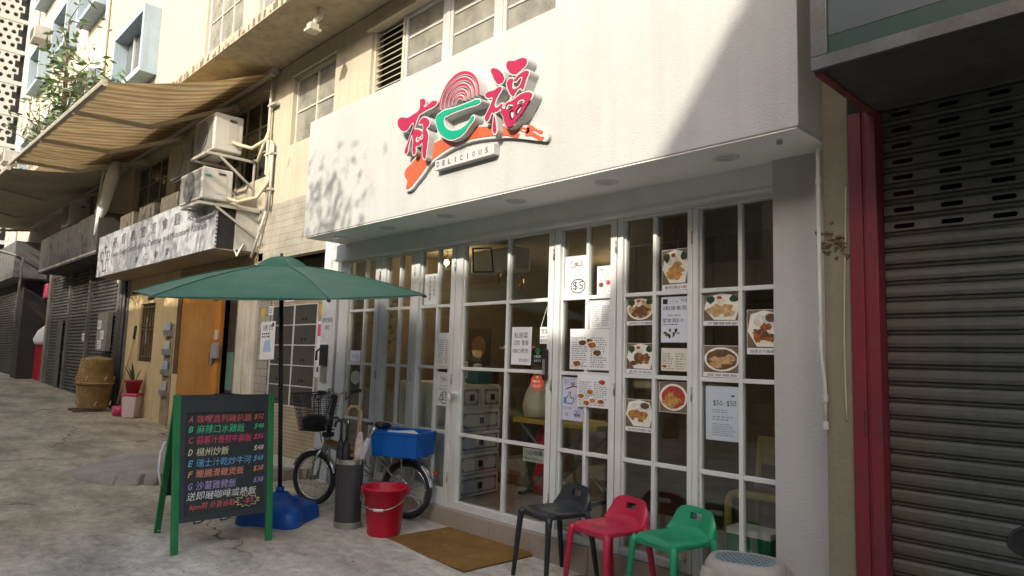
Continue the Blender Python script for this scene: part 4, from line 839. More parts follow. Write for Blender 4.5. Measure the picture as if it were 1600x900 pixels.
def awning(label, x0, x1, xf0, xf1, zw, zf0, zf1, yf, n_arm, mat_):
    t = thing('folding_awning', label, 'awning', ((x0+x1)/2, 0, zw), 0, 'folding awnings'); o = tuple(t.location); mb = MB(o)
    nx, ny = 60, 10; P = {}
    for i in range(nx+1):
        for j in range(ny+1):
            u, v = i/nx, j/ny
            x = (x0+(x1-x0)*u)*(1-v)+(xf0+(xf1-xf0)*u)*v; zf = zf0+(zf1-zf0)*u; yy = -.08+(yf+.08)*v
            z = zw+(zf-zw)*v-.10*math.sin(PI*v)*(.6+.4*math.sin(u*9))+.012*math.sin(u*nx*1.3)*v
            P[i, j] = len(mb.v); mb.v.append(Vector((x, yy, z)))
    for i in range(nx):
        for j in range(ny): mb.f.append((P[i, j], P[i+1, j], P[i+1, j+1], P[i, j+1]))
    mb.build('canvas', mat_, t, smooth=True)
    MB(o).path([(xf0, yf, zf0), (xf1, yf, zf1)], .045, 8).build('front_bar', ARM, t)
    MB(o).path([(x0, -.08, zw+.02), (x1, -.08, zw+.02)], .06, 10).build('roller', ARM, t)
    for k in range(n_arm):
        u = (k+.35)/n_arm; xa = x0+(x1-x0)*u; xb = xf0+(xf1-xf0)*(u-.02); zf = zf0+(zf1-zf0)*u
        e = Vector((xa-1.0, yf*.48, (zw+zf)/2-.22))
        MB(o).bar((xa, -.05, zw-.15), e, .05, .07).build('arm', ARM, t); MB(o).bar(e, (xb, yf, zf-.03), .045, .06).build('arm', ARM, t)
        MB(o).box(xa-.035, xa+.035, -.10, .0, zw-.20, zw-.10).build('wall_bracket', ARM, t)
    return t
awning('brown striped awning stretched out over the church windows', -15.6, -8.95, -16.9, -9.7, 5.36, 5.14, 4.84, -1.95, 3, CANV)
awning('dusty beige awning farther down the street beyond the striped one', -27.0, -16.0, -27.5, -16.6, 5.25, 5.4, 5.0, -2.0, 3, M('dusty_canvas', (.50, .44, .33), .85, .2, .8, streak=.2))
# rolled cloth hanging under the awning join
rc = thing('rolled_banner', 'pale rolled cloth hanging below the striped awning', 'banner', (-15.4, -.5, 3.7)); ro = tuple(rc.location)
MB(ro).path([(-15.2, -.45, 5.2), (-15.25, -.48, 4.9), (-15.5, -.55, 4.3), (-15.7, -.6, 3.75)], [.09, .13, .10, .03], 8).build('cloth', PAPER, rc, smooth=True)
MB(ro).path([(-15.9, -.5, 5.25), (-16.2, -.55, 3.8)], .018, 6).build('rope', PAPER, rc)

# ------------------------------------------------------------------ closed shops down the street
SH2 = M('far_shutter', (.06, .057, .05), .6, .2, 2, streak=.25, dirt=(.12, .11, .09), dirt_amt=.3)
def far_shutter(parent, o, x0, x1, z0, z1, y):
    mb = MB(o); z = z0
    while z < z1:
        mb.quad((x0, y, z), (x1, y, z), (x1, y+.03, z+.055), (x0, y+.03, z+.055)); mb.quad((x0, y+.03, z+.055), (x1, y+.03, z+.055), (x1, y, z+.08), (x0, y, z+.08)); z += .08
    return stuff(mb.build('shutter_curtain', SH2, parent))
Q2 = (-19.5, 0, .45)
s2 = thing('closed_shop', 'closed shop with dark boxed canopy beyond the stacked baskets', 'shop', Q2)
far_shutter(s2, Q2, -22.5, -16.2, .42, 3.35, .0)
for x in (-22.6, -20.3, -18.3): MB(Q2).box(x-.05, x+.05, -.05, .1, .4, 3.4).build('shutter_post', M('post_grey', (.16, .15, .13), .6, .2), s2)
MB(Q2).box(-21.3, -20.75, -.04, -.03, .5, 2.2).build('wicket_door', M('wicket', (.11, .105, .095), .6, .3, 4), s2)
MB(Q2).box(-21.2, -15.5, -.6, -.0, 3.36, 4.22).build('canopy_box', M('dark_canopy', (.035, .033, .028), .7, .25, 1, streak=.2), s2)
MB(Q2).box(-21.2, -15.5, -.605, -.601, 3.40, 3.44).build('canopy_strip', STEEL, s2)
MB(Q2).box(-16.9, -16.1, -.14, -.05, 1.45, 2.25).build('meter_cabinet', M('cabinet_grey', (.24, .22, .18), .6, .2), s2)
MB(Q2).box(-23.0, -22.65, -.03, .2, .4, 4.2).build('pier', 'grey_pier', s2)
for i, (x, z) in enumerate(((-16.7, 2.0), (-16.45, 1.78), (-16.6, 1.58), (-18.6, 1.75))):
    paper('notice_sheet', ('crooked white leaflet on the grey meter cabinet', 'folded white paper on the grey meter cabinet, middle one', 'low white paper on the grey meter cabinet', 'white slip stuck on the dark shutter beyond the baskets')[i], 'notice', x-.14, x+.14, z-.09, z+.09, -.142 if i < 3 else -.012, draw=lambda o, g, y, x=x, z=z: ink(o, g, INK, lambda b: greek(b, x-.1, x+.1, z-.06, z+.06, y, 3, seed=4)))
Q1 = (-27, 0, .6)
s1 = thing('closed_shop', 'closed shop with grey box sign next to the red altar niche', 'shop', Q1)
far_shutter(s1, Q1, -36, -25.2, .7, 3.4, -.35)
MB(Q1).box(-36, -23.6, -.8, .0, 3.42, 4.45).build('sign_box', M('far_sign', (.12, .122, .12), .5, .15, 1), s1)
MB(Q1).box(-25.2, -24.3, -.4, .2, .5, 3.42).build('pier', M('dark_pier', (.035, .035, .035), .6, .2), s1)
mb = MB(Q1); put_text(mb, '記', -27.6, -26.8, 3.65, 4.2, -.803); mb.build('lettering', M('red_ink', (.45, .03, .04), .5, .1), s1)
MB(Q1).box(-28.4, -27.7, -.803, -.801, 3.65, 4.2).build('sign_mark', PAPER, s1)
MB(Q1).path([(-23.3, -.8, 4.0), (-34, -1.2, 5.6)], .03, 6).build('stay_pole', STEEL, s1)
MB(Q1).path([(-22.9, -.7, 3.9), (-23.3, -.7, 2.2)], .03, 6).build('pole', STEEL, s1)
al = thing('red_shrine', 'red altar cabinet in the dark gap between closed shops', 'shrine', (-23.6, .05, .55)); ao = tuple(al.location)
REDL = M('shrine_red', (.42, .015, .03), .4, .2, 4)
MB(ao).box(-24.28, -23.02, .0, .5, .5, 1.55).build('cabinet', REDL, al, bevel=.02)
MB(ao).box(-24.28, -23.02, .3, .5, 1.9, 3.6).build('back_panel', M('shrine_dark', (.14, .02, .02), .6, .5, 6), al)
MB(ao).lathe([(.25, 1.56), (.3, 1.7), (.2, 1.95), (.05, 2.1)], (-23.5, .1, 0), 12).build('white_cloth', PAPER, al, smooth=True)
MB(ao).box(-23.9, -23.2, .0, .1, 2.9, 3.3).build('pink_banner', M('pink_cloth', (.60, .08, .18), .7, .2), al)

# ------------------------------------------------------------------ plants on the ledge beyond the awning
LEAF = M('leaf_green', (.075, .125, .035), .55, .35, 2.5)
def leaves(mb, centres, n, size, rnd, droop=.5, spread=.7):
    for c in centres:
        for _ in range(n):
            d = Vector((rnd.gauss(0, 1), rnd.gauss(0, 1), rnd.gauss(0, .6)-droop)).normalized(); p = c+Vector((rnd.gauss(0, 1), rnd.gauss(0, 1), rnd.gauss(0, .8)))*size*spread
            l = size*rnd.uniform(.6, 1.2); wv = d.cross(Vector((rnd.gauss(0, 1), rnd.gauss(0, 1), rnd.gauss(0, 1)))).normalized()*l*.17
            mb.quad(p, p+d*l*.5+wv, p+d*l, p+d*l*.5-wv)
    return mb
def shrub(label, base, stems, seed, size=.34):
    rnd = random.Random(seed); t = thing('leafy_shrub', label, 'shrub', base, 0, 'plants growing on the far ledge'); b = Vector(base)
    st = MB(base); cs_ = []
    for (dx, dy, h) in stems:
        pts = [b+Vector((dx*u*u+rnd.gauss(0, .03), dy*u, h*u)) for u in (0, .25, .5, .75, 1)]
        st.path(pts, [.05, .04, .03, .02, .012], 6)
        for u in (.3, .4, .5, .6, .7, .8, .9, 1, 1):
            p = b+Vector((dx*u*u, dy*u, h*u)); cs_.append(p)
            q = p+Vector((rnd.gauss(0, .42), rnd.gauss(0, .3), rnd.gauss(0, .25))); st.path([p, q], [.015, .006], 5); cs_.append(q)
    st.build('stem', M('bark', (.10, .075, .05), .9, .3, 8), t)
    leaves(MB(base), cs_, 5, size*.72, rnd).build('foliage', LEAF, t)
    return t
shrub('tall leafy shrub rising above the awning edge', (-17.6, -1.0, 5.75), [(-.5, 0, 3.2), (.2, -.1, 2.2), (-1.2, .1, 2.6), (.9, 0, 1.5)], 5, .32)
shrub('bushy shrub spreading above the striped awning', (-15.4, -1.0, 5.6), [(.4, 0, 1.1), (-.6, 0, 1.5), (1.1, .1, .9), (-1.3, .0, 1.0)], 9, .28)
shrub('thin brownish shrub behind the awning end', (-20.0, -1.0, 5.75), [(-.6, 0, 1.3), (.3, -.1, 1.0), (-.1, .1, 1.7)], 12, .26)
pb = MB().box(-21.5, -14.0, -1.25, -.75, 5.57, 5.78)
tag(pb.build('planter_trough', CONC), 'long concrete planter trough carrying the shrubs', 'planter')
MB(AO).box(-21.5, -14.0, -1.3, -.801, 5.44, 5.569).build('planter_shelf', LEDGE, ap)

# ------------------------------------------------------------------ chalkboard
GREEN = M('green_gloss', (.012, .20, .055), .4, .12, 5, dirt=(.02, .08, .03), dirt_amt=.4, dirt_scale=6)
SLATE = M('slate_black', (.022, .028, .028), .55, .2, 3, dirt=(.07, .075, .07), dirt_amt=.35, dirt_scale=2.5)
KO = (-5.6, -1.78, .06)
kb = thing('chalkboard_sign', 'green framed chalkboard menu in coloured chalk standing on the pavement', 'chalkboard', KO)
def kp(v, z, off=0.0):                                                    # front board plane, leaning back and a little racked
    k = 1.17-z; return (-5.575+k*.265+off, v-k*(.03+(v+2.15)*.055), z)
for a in (-2.15, -1.41): MB(KO).bar(kp(a, .055), kp(a, 1.165), .05, .028, (1, 0, .2)).build('leg', GREEN, kb, bevel=.003)
for y0, y1 in ((-2.10, -2.125), (-1.46, -1.43)): MB(KO).bar((-5.94, y0, .055), (-5.635, y1, 1.15), .045, .026, (1, 0, 0)).build('leg', GREEN, kb, bevel=.003)
def kpoly(mb, pts, o0, o1):
    f = [Vector(kp(v, z, o0)) for v, z in pts]; g = [Vector(kp(v, z, o1)) for v, z in pts]; n = len(pts); i = len(mb.v)
    mb.v += f+g; mb.f += [tuple(range(i, i+n)), tuple(range(i+n, i+2*n))[::-1]]+[(i+k, i+n+k, i+n+(k+1) % n, i+(k+1) % n) for k in range(n)]; return mb
bd = kpoly(MB(KO), [(-2.124, .265), (-1.426, .265), (-1.426, 1.165), (-2.124, 1.165)], -.012, .004).build('board', SLATE, kb)
for pts in ([(-2.124, .265), (-1.426, .265), (-1.426, .305), (-2.124, .305)], [(-2.124, 1.03), (-1.426, 1.03), (-1.426, 1.165), (-2.124, 1.165)], [(-2.124, .305), (-2.085, .305), (-2.085, 1.03), (-2.124, 1.03)], [(-1.465, .305), (-1.426, .305), (-1.426, 1.03), (-1.465, 1.03)]):
    kpoly(MB(KO), pts, .0045, .013).build('rail', M('dark_rail', (.03, .04, .042), .5, .2), kb, bevel=.002)
MB(KO).quad((-5.95, -2.10, .35), (-5.95, -1.45, .35), (-5.66, -1.45, 1.13), (-5.66, -2.10, 1.13)).build('back_board', SLATE, kb)
MB(KO).path([(-5.56, -2.12, 1.14), (-5.60, -1.78, 1.17), (-5.56, -1.43, 1.14)], .008, 6).build('top_hinge', BLACK, kb)
MB(KO).path([(-5.75, -2.15, .80), (-5.72, -2.19, .72), (-5.70, -2.2, .6), (-5.70, -2.18, .5), (-5.72, -2.17, .48)], .009, 6).build('white_cord', PAPER, kb, smooth=True)
for a in (-2.02, -1.82): MB(KO).path([(-5.40, a, .27), (-5.45, a+.02, .22), (-5.5, a+.08, .21), (-5.48, a+.14, .25), (-5.40, a+.16, .28)], .005, 6).build('hanging_strap', BLACK, kb)
CH = lambda n, c: M('chalk_'+n, tuple(min(.85, q*1.3+.02) for q in c), .95, .35, 60)
rows = [('A', '咖哩吉列雞扒飯', '$52', CH('red', (.55, .09, .09)), .985), ('B', '麻辣口水雞飯', '$48', CH('green', (.05, .45, .22)), .91), ('C', '蒜蓉汁香煎牛柳飯', '$56', CH('pink', (.60, .05, .12)), .83), ('D', '楊州炒飯', '$48', CH('cream', (.62, .58, .38)), .745), ('E', '瑞士汁乾炒牛河', '$48', CH('blue', (.12, .35, .55)), .665), ('F', '臘腸滑雞煲飯', '$38', CH('orange', (.68, .24, .14)), .59), ('G', '沙薑雞髀飯', '$38', CH('violet', (.34, .26, .48)), .505)]
for i, (l, t_, p, m, z) in enumerate(rows):
    mb = MB(KO); fn = lambda v, zz: kp(v+.003*noise.noise(Vector((v*22, zz*22, 0))), zz+.0045*noise.noise(Vector((v*22, zz*22, 7))), .0062)
    put_text(mb, l, -2.065, -2.035, z-.022, z+.022, 0, fn, .25)
    put_text(mb, t_, -2.005, -2.005+min(.43, .062*len(t_)), z-.030+random.uniform(-.003, .003), z+.030, 0, fn, .12)
    put_text(mb, p, -1.555, -1.475, z-.018, z+.026, 0, fn, .3)
    stuff(mb.build('chalk_line', m, kb))
mb = MB(KO); put_text(mb, '送即磨咖啡或熱飯', -2.07, -1.53, .408, .465, 0, fn, .15); stuff(mb.build('chalk_line', CH('white', (.62, .62, .58)), kb))
mb = MB(KO); put_text(mb, '6pm前 外賣自取', -2.05, -1.70, .335, .388, 0, fn, .15); put_text(mb, '-$5', -1.635, -1.55, .348, .385, 0, fn, .2); stuff(mb.build('chalk_line', CH('red', (.5, .09, .09)), kb))
mb = MB(KO); n = 22
st = [(-1.595+(.105 if k % 2 else .072)*math.cos(2*PI*k/n), .366+(.045 if k % 2 else .03)*math.sin(2*PI*k/n)) for k in range(n)]
for k in range(n):
    a, b = st[k], st[(k+1) % n]; mb.path([fn(*a), fn(*b)], .0018, 4)
mb.build('chalk_burst', CH('yellow', (.60, .56, .25)), kb)

# ------------------------------------------------------------------ parasol and its base
BX, BY = -5.81, -1.16
axis = (Vector((0, 0, 1))+.0561*Vector((-.69, -.72, 0))+.1343*Vector((.9, -.44, 0))).normalized()
ua = Vector((0, 1, 0)).cross(axis).normalized(); va = axis.cross(ua)
PB = Vector((BX, BY, .3)); PR = 1.2333; PH = 1.7336; TH = .87277
um = thing('patio_umbrella', 'dark green hexagonal parasol on black pole leaning over the pavement', 'umbrella', (BX, BY, .07)); uo = tuple(um.location)
CANO = M('green_canvas', (.026, .128, .077), .85, .10, 2.5, .25, 9, streak=.0, dirt=(.055, .15, .10), dirt_amt=.5, dirt_scale=2.0)
CANO.node_tree.nodes['Principled BSDF'].inputs['Sheen Weight'].default_value = .2
def upt(r, h, th): return PB+axis*h+(ua*math.cos(th)+va*math.sin(th))*r
MB(uo).path([PB-axis*.2, PB+axis*(PH+.28)], .019, 10).build('pole', BLACK, um, smooth=True)
MB(uo).path([PB+axis*(PH-.06), PB+axis*(PH+.10)], .03, 10).build('slider', BLACK, um, smooth=True)
apex_h = PH+.285
def panel(k, r0, r1, h0, h1, nr, sag):
    mb = MB(uo); ns = 8; idx = {}
    for i in range(nr+1):
        for j in range(ns+1):
            u = i/nr; v = j/ns; r = r0+(r1-r0)*u; h = h0+(h1-h0)*u+.03*math.sin(PI*u)
            a = upt(r, h, TH+PI/3*k); b = upt(r, h, TH+PI/3*(k+1)); p = a.lerp(b, v)-axis*(sag*4*v*(1-v)*(.3+.7*(1-u))*u*1.4)
            if i == nr: p += (PB+axis*h-p)*(.03*4*v*(1-v))
            idx[i, j] = len(mb.v); mb.v.append(p)
    for i in range(nr):
        for j in range(ns): mb.f.append((idx[i, j], idx[i, j+1], idx[i+1, j+1], idx[i+1, j]))
    return mb
for k in range(6):
    o = panel(k, .10, PR, apex_h-.035, PH, 12, .045).build('canopy_panel', CANO, um, smooth=True)
    o = panel(k, .0, .23, apex_h+.035, apex_h-.062, 5, .035).build('vent_panel', CANO, um, smooth=True)
    rb = MB(uo).path([upt(.03, apex_h-.05, TH+PI/3*k), upt(PR*.55, (apex_h*.48+PH*.52)-.0, TH+PI/3*k), upt(PR, PH-.012, TH+PI/3*k)], .006, 6).build('rib', BLACK, um)
    MB(uo).path([upt(.03, PH+.0, TH+PI/3*k), upt(PR*.5, PH+.17, TH+PI/3*k)], .005, 6).build('strut', BLACK, rb)
    MB(uo).path([upt(.10+(PR-.10)*u, apex_h-.035+(PH-apex_h+.035)*u+.03*math.sin(PI*u)+.003, TH+PI/3*k) for u in [q/10 for q in range(11)]], .0045, 6).build('seam', CANO, rb, smooth=True)
    MB(uo).path([upt(PR, PH, TH+PI/3*k).lerp(upt(PR, PH, TH+PI/3*(k+1)), v)+(PB+axis*PH-upt(PR, PH, TH+PI/3*k).lerp(upt(PR, PH, TH+PI/3*(k+1)), v))*(.03*4*v*(1-v)) for v in [q/8 for q in range(9)]], .006, 6).build('hem', CANO, rb, smooth=True)
    MB(uo).path([upt(PR-.02, PH-.008, TH+PI/3*k), upt(PR+.012, PH-.014, TH+PI/3*k)], .012, 8).build('rib_tip', BLACK, rb, smooth=True)
MB(uo).path([PB+axis*(apex_h-.01), PB+axis*(apex_h+.06)], [.02, .012], 8).build('finial', BLACK, um, smooth=True)

BASE = M('blue_plastic', (.004, .075, .32), .42, .12, 4, .05, 60)
bs = thing('parasol_tank', 'blue plastic water filled tank holding the parasol pole', 'parasol tank', (BX, BY, .055), R_(38)); 
mb = MB(); prof = [(.40, .0), (.41, .03), (.40, .10), (.36, .145), (.23, .185), (.12, .215), (.07, .255), (.03, .26)]
n = 48; i0 = 0
for (r, z) in prof:
    for j in range(n):
        t = 2*PI*j/n; c, s = math.cos(t), math.sin(t); lob_ = .86+.14*math.cos(4*t)*(1 if r > .2 else .2)
        ex = .5; cx = math.copysign(abs(c)**ex, c); sy = math.copysign(abs(s)**ex, s)
        k = .74 if r > .1 else .8
        g = 1-.16*max(0, math.cos(2*t))**6*(1 if .02 < z < .2 else .5 if z <= .02 else 0)-.16*max(0, -math.cos(2*t))**6*(1 if .02 < z < .2 else .5 if z <= .02 else 0)
        mb.v.append(Vector((r*cx*k*g, r*sy*k*g, z)))
for a in range(len(prof)-1):
    for j in range(n): mb.f.append((a*n+j, a*n+(j+1) % n, (a+1)*n+(j+1) % n, (a+1)*n+j))
mb.f.append(tuple((len(prof)-1)*n+j for j in range(n)))
mb.build('tank', BASE, bs, smooth=True)
MB().path([(0, 0, .25), (0, 0, .30)], .036, 16).build('collar', BASE, bs, smooth=True)
MB().lathe([(.025, .20), (.025, .235), (.018, .24)], (.17, -.03, 0), 12).build('filler_cap', BASE, bs, smooth=True)

# ------------------------------------------------------------------ bicycle
BKO = Vector((-5.72, -.42, .065)); brz = math.atan2(-.40, -1.04)          # heading towards the front wheel
bike = thing('folding_bicycle', 'small wheeled silver bicycle with black front basket leaning by the shopfront', 'bicycle', BKO, brz)
CHR = M('chrome', (.55, .55, .53), .22, .1, 6, metal=.9); SIL = M('silver_frame', (.40, .40, .39), .35, .12, 5, metal=.6); RUB = M('tyre_rubber', (.018, .018, .018), .75, .2, 8)
Y_ = Vector((0, 1, 0)); wr = .235; FX, RX = .545, -.525
for x in (FX, RX):
    wv_ = MB().ring((x, 0, wr+.022), (1, 0, 0), (0, 0, 1), wr-.003, .025, 44, 10).build('wheel', RUB, bike, smooth=True)
    MB().ring((x, 0, wr+.022), (1, 0, 0), (0, 0, 1), wr-.036, .011, 44, 8).build('rim', CHR, wv_, smooth=True)
    sp = MB()
    for k in range(18):
        t = 2*PI*k/18; sp.path([(x+.02*math.cos(t+.6), .02*(-1)**k, wr+.022+.02*math.sin(t+.6)), (x+(wr-.04)*math.cos(t), 0, wr+.022+(wr-.04)*math.sin(t))], .0016, 4, False)
    stuff(sp.build('spokes', CHR, wv_)); MB().path([(x, -.05, wr+.022), (x, .05, wr+.022)], .02, 12).build('hub', STEEL, wv_, smooth=True)
    fe = MB(); a0, a1 = (20, 165) if x == FX else (-5, 170); N = 20; i0 = len(fe.v)
    for k in range(N+1):
        t = R_(a0+(a1-a0)*k/N)
        for yy, rr in ((-.032, .262), (-.02, .274), (0, .278), (.02, .274), (.032, .262)): fe.v.append(Vector((x+rr*math.cos(t), yy, wr+.022+rr*math.sin(t))))
    for k in range(N):
        for j in range(4): fe.f.append((k*5+j, k*5+j+1, (k+1)*5+j+1, (k+1)*5+j))
    fe.build('mudguard', CHR, bike, smooth=True)
# steering
hx, hz = .40, .62
for s in (-1, 1): MB().path([(FX, .05*s, .257), (FX-.03, .05*s, .42), (hx+.04, .045*s, .54)], .012, 8).build('fork_blade', CHR, bike, smooth=True)
MB().path([(hx+.05, 0, .52), (hx, 0, .66)], .026, 12).build('head_tube', SIL, bike, smooth=True)
MB().path([(hx+.01, 0, .64), (hx-.06, 0, 1.05)], .022, 12).build('stem', BLACK, bike, smooth=True)
MB().box(hx-.035, hx+.045, -.05, .05, .655, .70).build('folding_clamp', BLACK, bike, bevel=.01)
MB().path([(hx-.10, -.27, 1.090), (hx-.07, -.12, 1.080), (hx-.06, 0, 1.06), (hx-.07, .12, 1.080), (hx-.10, .27, 1.090)], .012, 10).build('handlebar', CHR, bike, smooth=True)
for s in (-1, 1):
    MB().path([(hx-.085, .19*s, 1.087), (hx-.115, .31*s, 1.092)], .019, 10).build('grip', BLACK, bike, smooth=True)
    MB().path([(hx-.07, .15*s, 1.080), (hx-.02, .2*s, 1.0), (hx-.04, .28*s, 1.065)], .006, 6).build('brake_lever', DARKST, bike, smooth=True)
    MB().path([(hx-.06, .12*s, 1.08), (hx+.06, .10*s, 1.04), (hx+.10, .04*s, .80), (hx+.06, .02*s, .6)], .004, 6).build('brake_cable', BLACK, bike, smooth=True)
MB().lathe([(.028, 0), (.03, .02), (.015, .035)], (hx-.065, .085, 1.090), 12).build('bell', CHR, bike, smooth=True)
MB().path([(hx+.03, 0, .60), (.1, 0, .50), (-.12, 0, .36)], .027, 12).build('main_tube', SIL, bike, smooth=True)
MB().path([(hx+.01, 0, .615), (.12, 0, .56), (.05, 0, .545)], .0285, 12).build('brand_band', M('amber_band', (.35, .18, .03), .4, .2), bike, smooth=True)
MB().path([(-.12, 0, .30), (-.18, 0, .80)], .02, 12).build('seat_tube', SIL, bike, smooth=True)
for s in (-1, 1):
    MB().path([(-.12, .03*s, .30), (RX, .055*s, .257)], .01, 8).build('chain_stay', SIL, bike); MB().path([(-.15, .03*s, .56), (RX, .055*s, .257)], .009, 8).build('seat_stay', SIL, bike)
    MB().path([(RX, .075*s, .26), (RX+.02, .09*s, .545)], .006, 8).build('rack_stay', CHR, bike); MB().path([(RX-.2, .08*s, .55), (-.2, .06*s, .55)], .007, 8).build('rack_rail', CHR, bike)
for x in (-.7, -.55, -.4, -.25): MB().path([(x, -.08, .552), (x, .08, .552)], .006, 6).build('rack_bar', CHR, bike)
MB().path([(-.26, 0, .80), (-.18, 0, .815), (-.05, 0, .81)], [.09, .07, .03], 12, flat=.35).build('saddle', BLACK, bike, smooth=True)
MB().ring((-.12, .07, .28), (1, 0, 0), (0, 0, 1), .07, .006, 24, 6).build('chainring', STEEL, bike)
for s in (-1, 1):
    MB().bar((-.12, .09*s, .28), (-.12+.12*s, .09*s, .20), .02, .012).build('crank', STEEL, bike); MB().box(-.16+.12*s, -.08+.12*s, .1*s-.02 if s > 0 else -.16, .16 if s > 0 else -.08, .185, .215).build('pedal', BLACK, bike, bevel=.005)
MB().lathe([(.02, 0), (.022, .01), (.012, .02)], (0, 0, 0), 12).xf(Matrix.Translation((RX-.28, 0, .42)) @ Matrix.Rotation(R_(-90), 4, 'Y')).build('rear_reflector', M('red_lens', (.5, .01, .02), .2, .1), bike, smooth=True)
MB().path([(-.2, -.04, .25), (-.28, -.16, .03)], .009, 8).build('kickstand', DARKST, bike)
# wire basket in front
WB = M('basket_wire', (.02, .02, .02), .5, .2); bb = MB(); bx0, bx1 = .42, .74
def bpt(u, v, h):                                                        # tapering box: u along, v across
    k = .72+.28*h; return Vector((.44+(.02+.26*k)*u if True else 0, (v-.5)*.37*k, .71+.35*h))
for h, r in ((0, .004), (.33, .0022), (.66, .0022), (1, .007)):
    ring_ = [bpt(u, v, h) for u, v in ((0, 0), (1, 0), (1, 1), (0, 1), (0, 0))]; bb.path(ring_, r, 6)
for k in range(15):
    u = k/14; bb.path([bpt(u, 0, 1), bpt(u, 0, 0), bpt(u, 1, 0), bpt(u, 1, 1)], .003, 4); bb.path([bpt(0, u, 1), bpt(0, u, 0), bpt(1, u, 0), bpt(1, u, 1)], .003, 4)
for h in (.12, .24, .45, .56, .78, .89): bb.path([bpt(u, v, h) for u, v in ((0, 0), (1, 0), (1, 1), (0, 1), (0, 0))], .0026, 4)
fbk = bb.build('front_basket', WB, bike)
MB().lathe([(.085, .703), (.105, .72), (.115, .80), (.10, .84), (.04, .86)], (.585, 0, 0), 14, .95, 1.15).build('bag_in_basket', M('black_bag', (.012, .012, .013), .35, .3, 4, .6, 12), bike, smooth=True)
# crate on the rack
CRB = M('crate_blue', (.003, .12, .50), .4, .1, 4)
ct = Vector((-5.26, -.27, .625)); crate = thing('blue_crate', 'bright blue plastic tray crate strapped on the bicycle rack', 'crate', ct, brz+R_(4))
m = MB(); a, b, h, th = .235, .19, .215, .01
def tb(k): return [(-a*k, -b*k), (a*k, -b*k), (a*k, b*k), (-a*k, b*k)]
lo, hi = tb(.93), tb(1.0); li, hi_i = [(x*.96, y*.94) for x, y in lo], [(x*.965, y*.95) for x, y in hi]
V = [Vector((x, y, 0)) for x, y in lo]+[Vector((x, y, h)) for x, y in hi]+[Vector((x, y, h)) for x, y in hi_i]+[Vector((x, y, .012)) for x, y in li]
m.v = V; m.f = [(3, 2, 1, 0)]+[(k, (k+1) % 4, 4+(k+1) % 4, 4+k) for k in range(4)]+[(4+k, 4+(k+1) % 4, 8+(k+1) % 4, 8+k) for k in range(4)]+[(8+k, 8+(k+1) % 4, 12+(k+1) % 4, 12+k) for k in range(4)]+[(12, 13, 14, 15)]
m.build('tray', CRB, crate, bevel=.006)
rim_ = MB()
for k in range(4):
    p, q = Vector((*hi[k], h-.012)), Vector((*hi[(k+1) % 4], h-.012)); rim_.bar(p*1.012, q*1.012, .016, .026)
rim_.build('rim', CRB, crate, bevel=.003)
for x in (-.12, .12):
    for s in (-1, 1): MB().bar((x*.96, s*b*.945, .01), (x, s*b*1.0, h-.03), .014, .006, (0, 1, 0)).build('side_rib', CRB, crate)
pa = thing('paper_bundle', 'crumpled white papers lying in the blue crate', 'papers', ct+Vector((.0, 0, .14)), brz)
MB().path([(-.16, .02, .03), (-.05, -.03, .05), (.08, .03, .045), (.15, 0, .06)], [.05, .09, .08, .04], 7, flat=.35).build('papers', PAPER, pa)

# ------------------------------------------------------------------ umbrella stand with umbrellas
SX, SY, SZ = -5.31, -.78, .06
def perforated():
    m = M('perforated_metal', (.03, .03, .03), .5, .15); t = m.node_tree; L = t.links.new; b = t.nodes['Principled BSDF']
    tc = t.nodes.new('ShaderNodeTexCoord'); vo = t.nodes.new('ShaderNodeTexVoronoi'); vo.inputs['Scale'].default_value = 70; vo.inputs['Randomness'].default_value = 0; L(tc.outputs['Object'], vo.inputs['Vector'])
    r = t.nodes.new('ShaderNodeMapRange'); r.inputs[1].default_value = .25; r.inputs[2].default_value = .4; r.inputs[3].default_value = .012; r.inputs[4].default_value = .05; L(vo.outputs['Distance'], r.inputs[0])
    L(r.outputs[0], b.inputs['Base Color']); return m
us = thing('umbrella_stand', 'dark perforated metal umbrella stand with steel rims behind the red bucket', 'umbrella stand', (SX, SY, SZ))
MB().lathe([(.112, .03), (.112, .53)], (0, 0, 0), 36, cap=False).lathe([(.106, .53), (.106, .04), (.0, .04)], (0, 0, 0), 36, cap=False).build('cylinder', perforated(), us, smooth=True)
MB().lathe([(.106, .525), (.118, .525), (.118, .565), (.106, .565)], (0, 0, 0), 36, cap=False).build('top_rim', CHR, us)
MB().lathe([(.0, .0), (.118, .0), (.118, .05), (.11, .05)], (0, 0, 0), 36, cap=False).build('foot_rim', STEEL, us)
def closed_umbrella(label, p0, p1, mats, handle, hm, group='umbrellas in the stand'):
    t = thing('folded_umbrella', label, 'umbrella', p0, 0, group); o = Vector(p0); d = (Vector(p1)-o); ax = d.normalized()
    MB(o).path([o, o+d*.15, o+d*.6, o+d*.9, o+d], [.012, .03, .045, .034, .018], 10).build('canopy', mats, t, smooth=True)
    MB(o).path([o-ax*.0, o+d*1.25], .006, 8).build('shaft', CHR, t)
    MB(o).path([o+d*1.0+Vector(h) for h in handle], .012, 10).build('handle', hm, t, smooth=True)
    return t
HOOK = lambda sx, sy, s=1: [(0, 0, 0), (.004*sx, 0, .10*s), (0.0, 0, .16*s), (.03*sx, .03*sy, .205*s), (.065*sx, .065*sy, .205*s), (.085*sx, .085*sy, .17*s), (.086*sx, .086*sy, .13*s)]
SB = M('umbrella_black', (.014, .014, .016), .6, .2, 6)
WOOD = M('cane_wood', (.52, .34, .13), .45, .15, 8)
closed_umbrella('black folded umbrella with curved black handle in the stand', (SX-.06, SY-.05, SZ+.06), (SX-.075, SY-.06, SZ+.72), SB, HOOK(-1, -1, .9), BLACK)
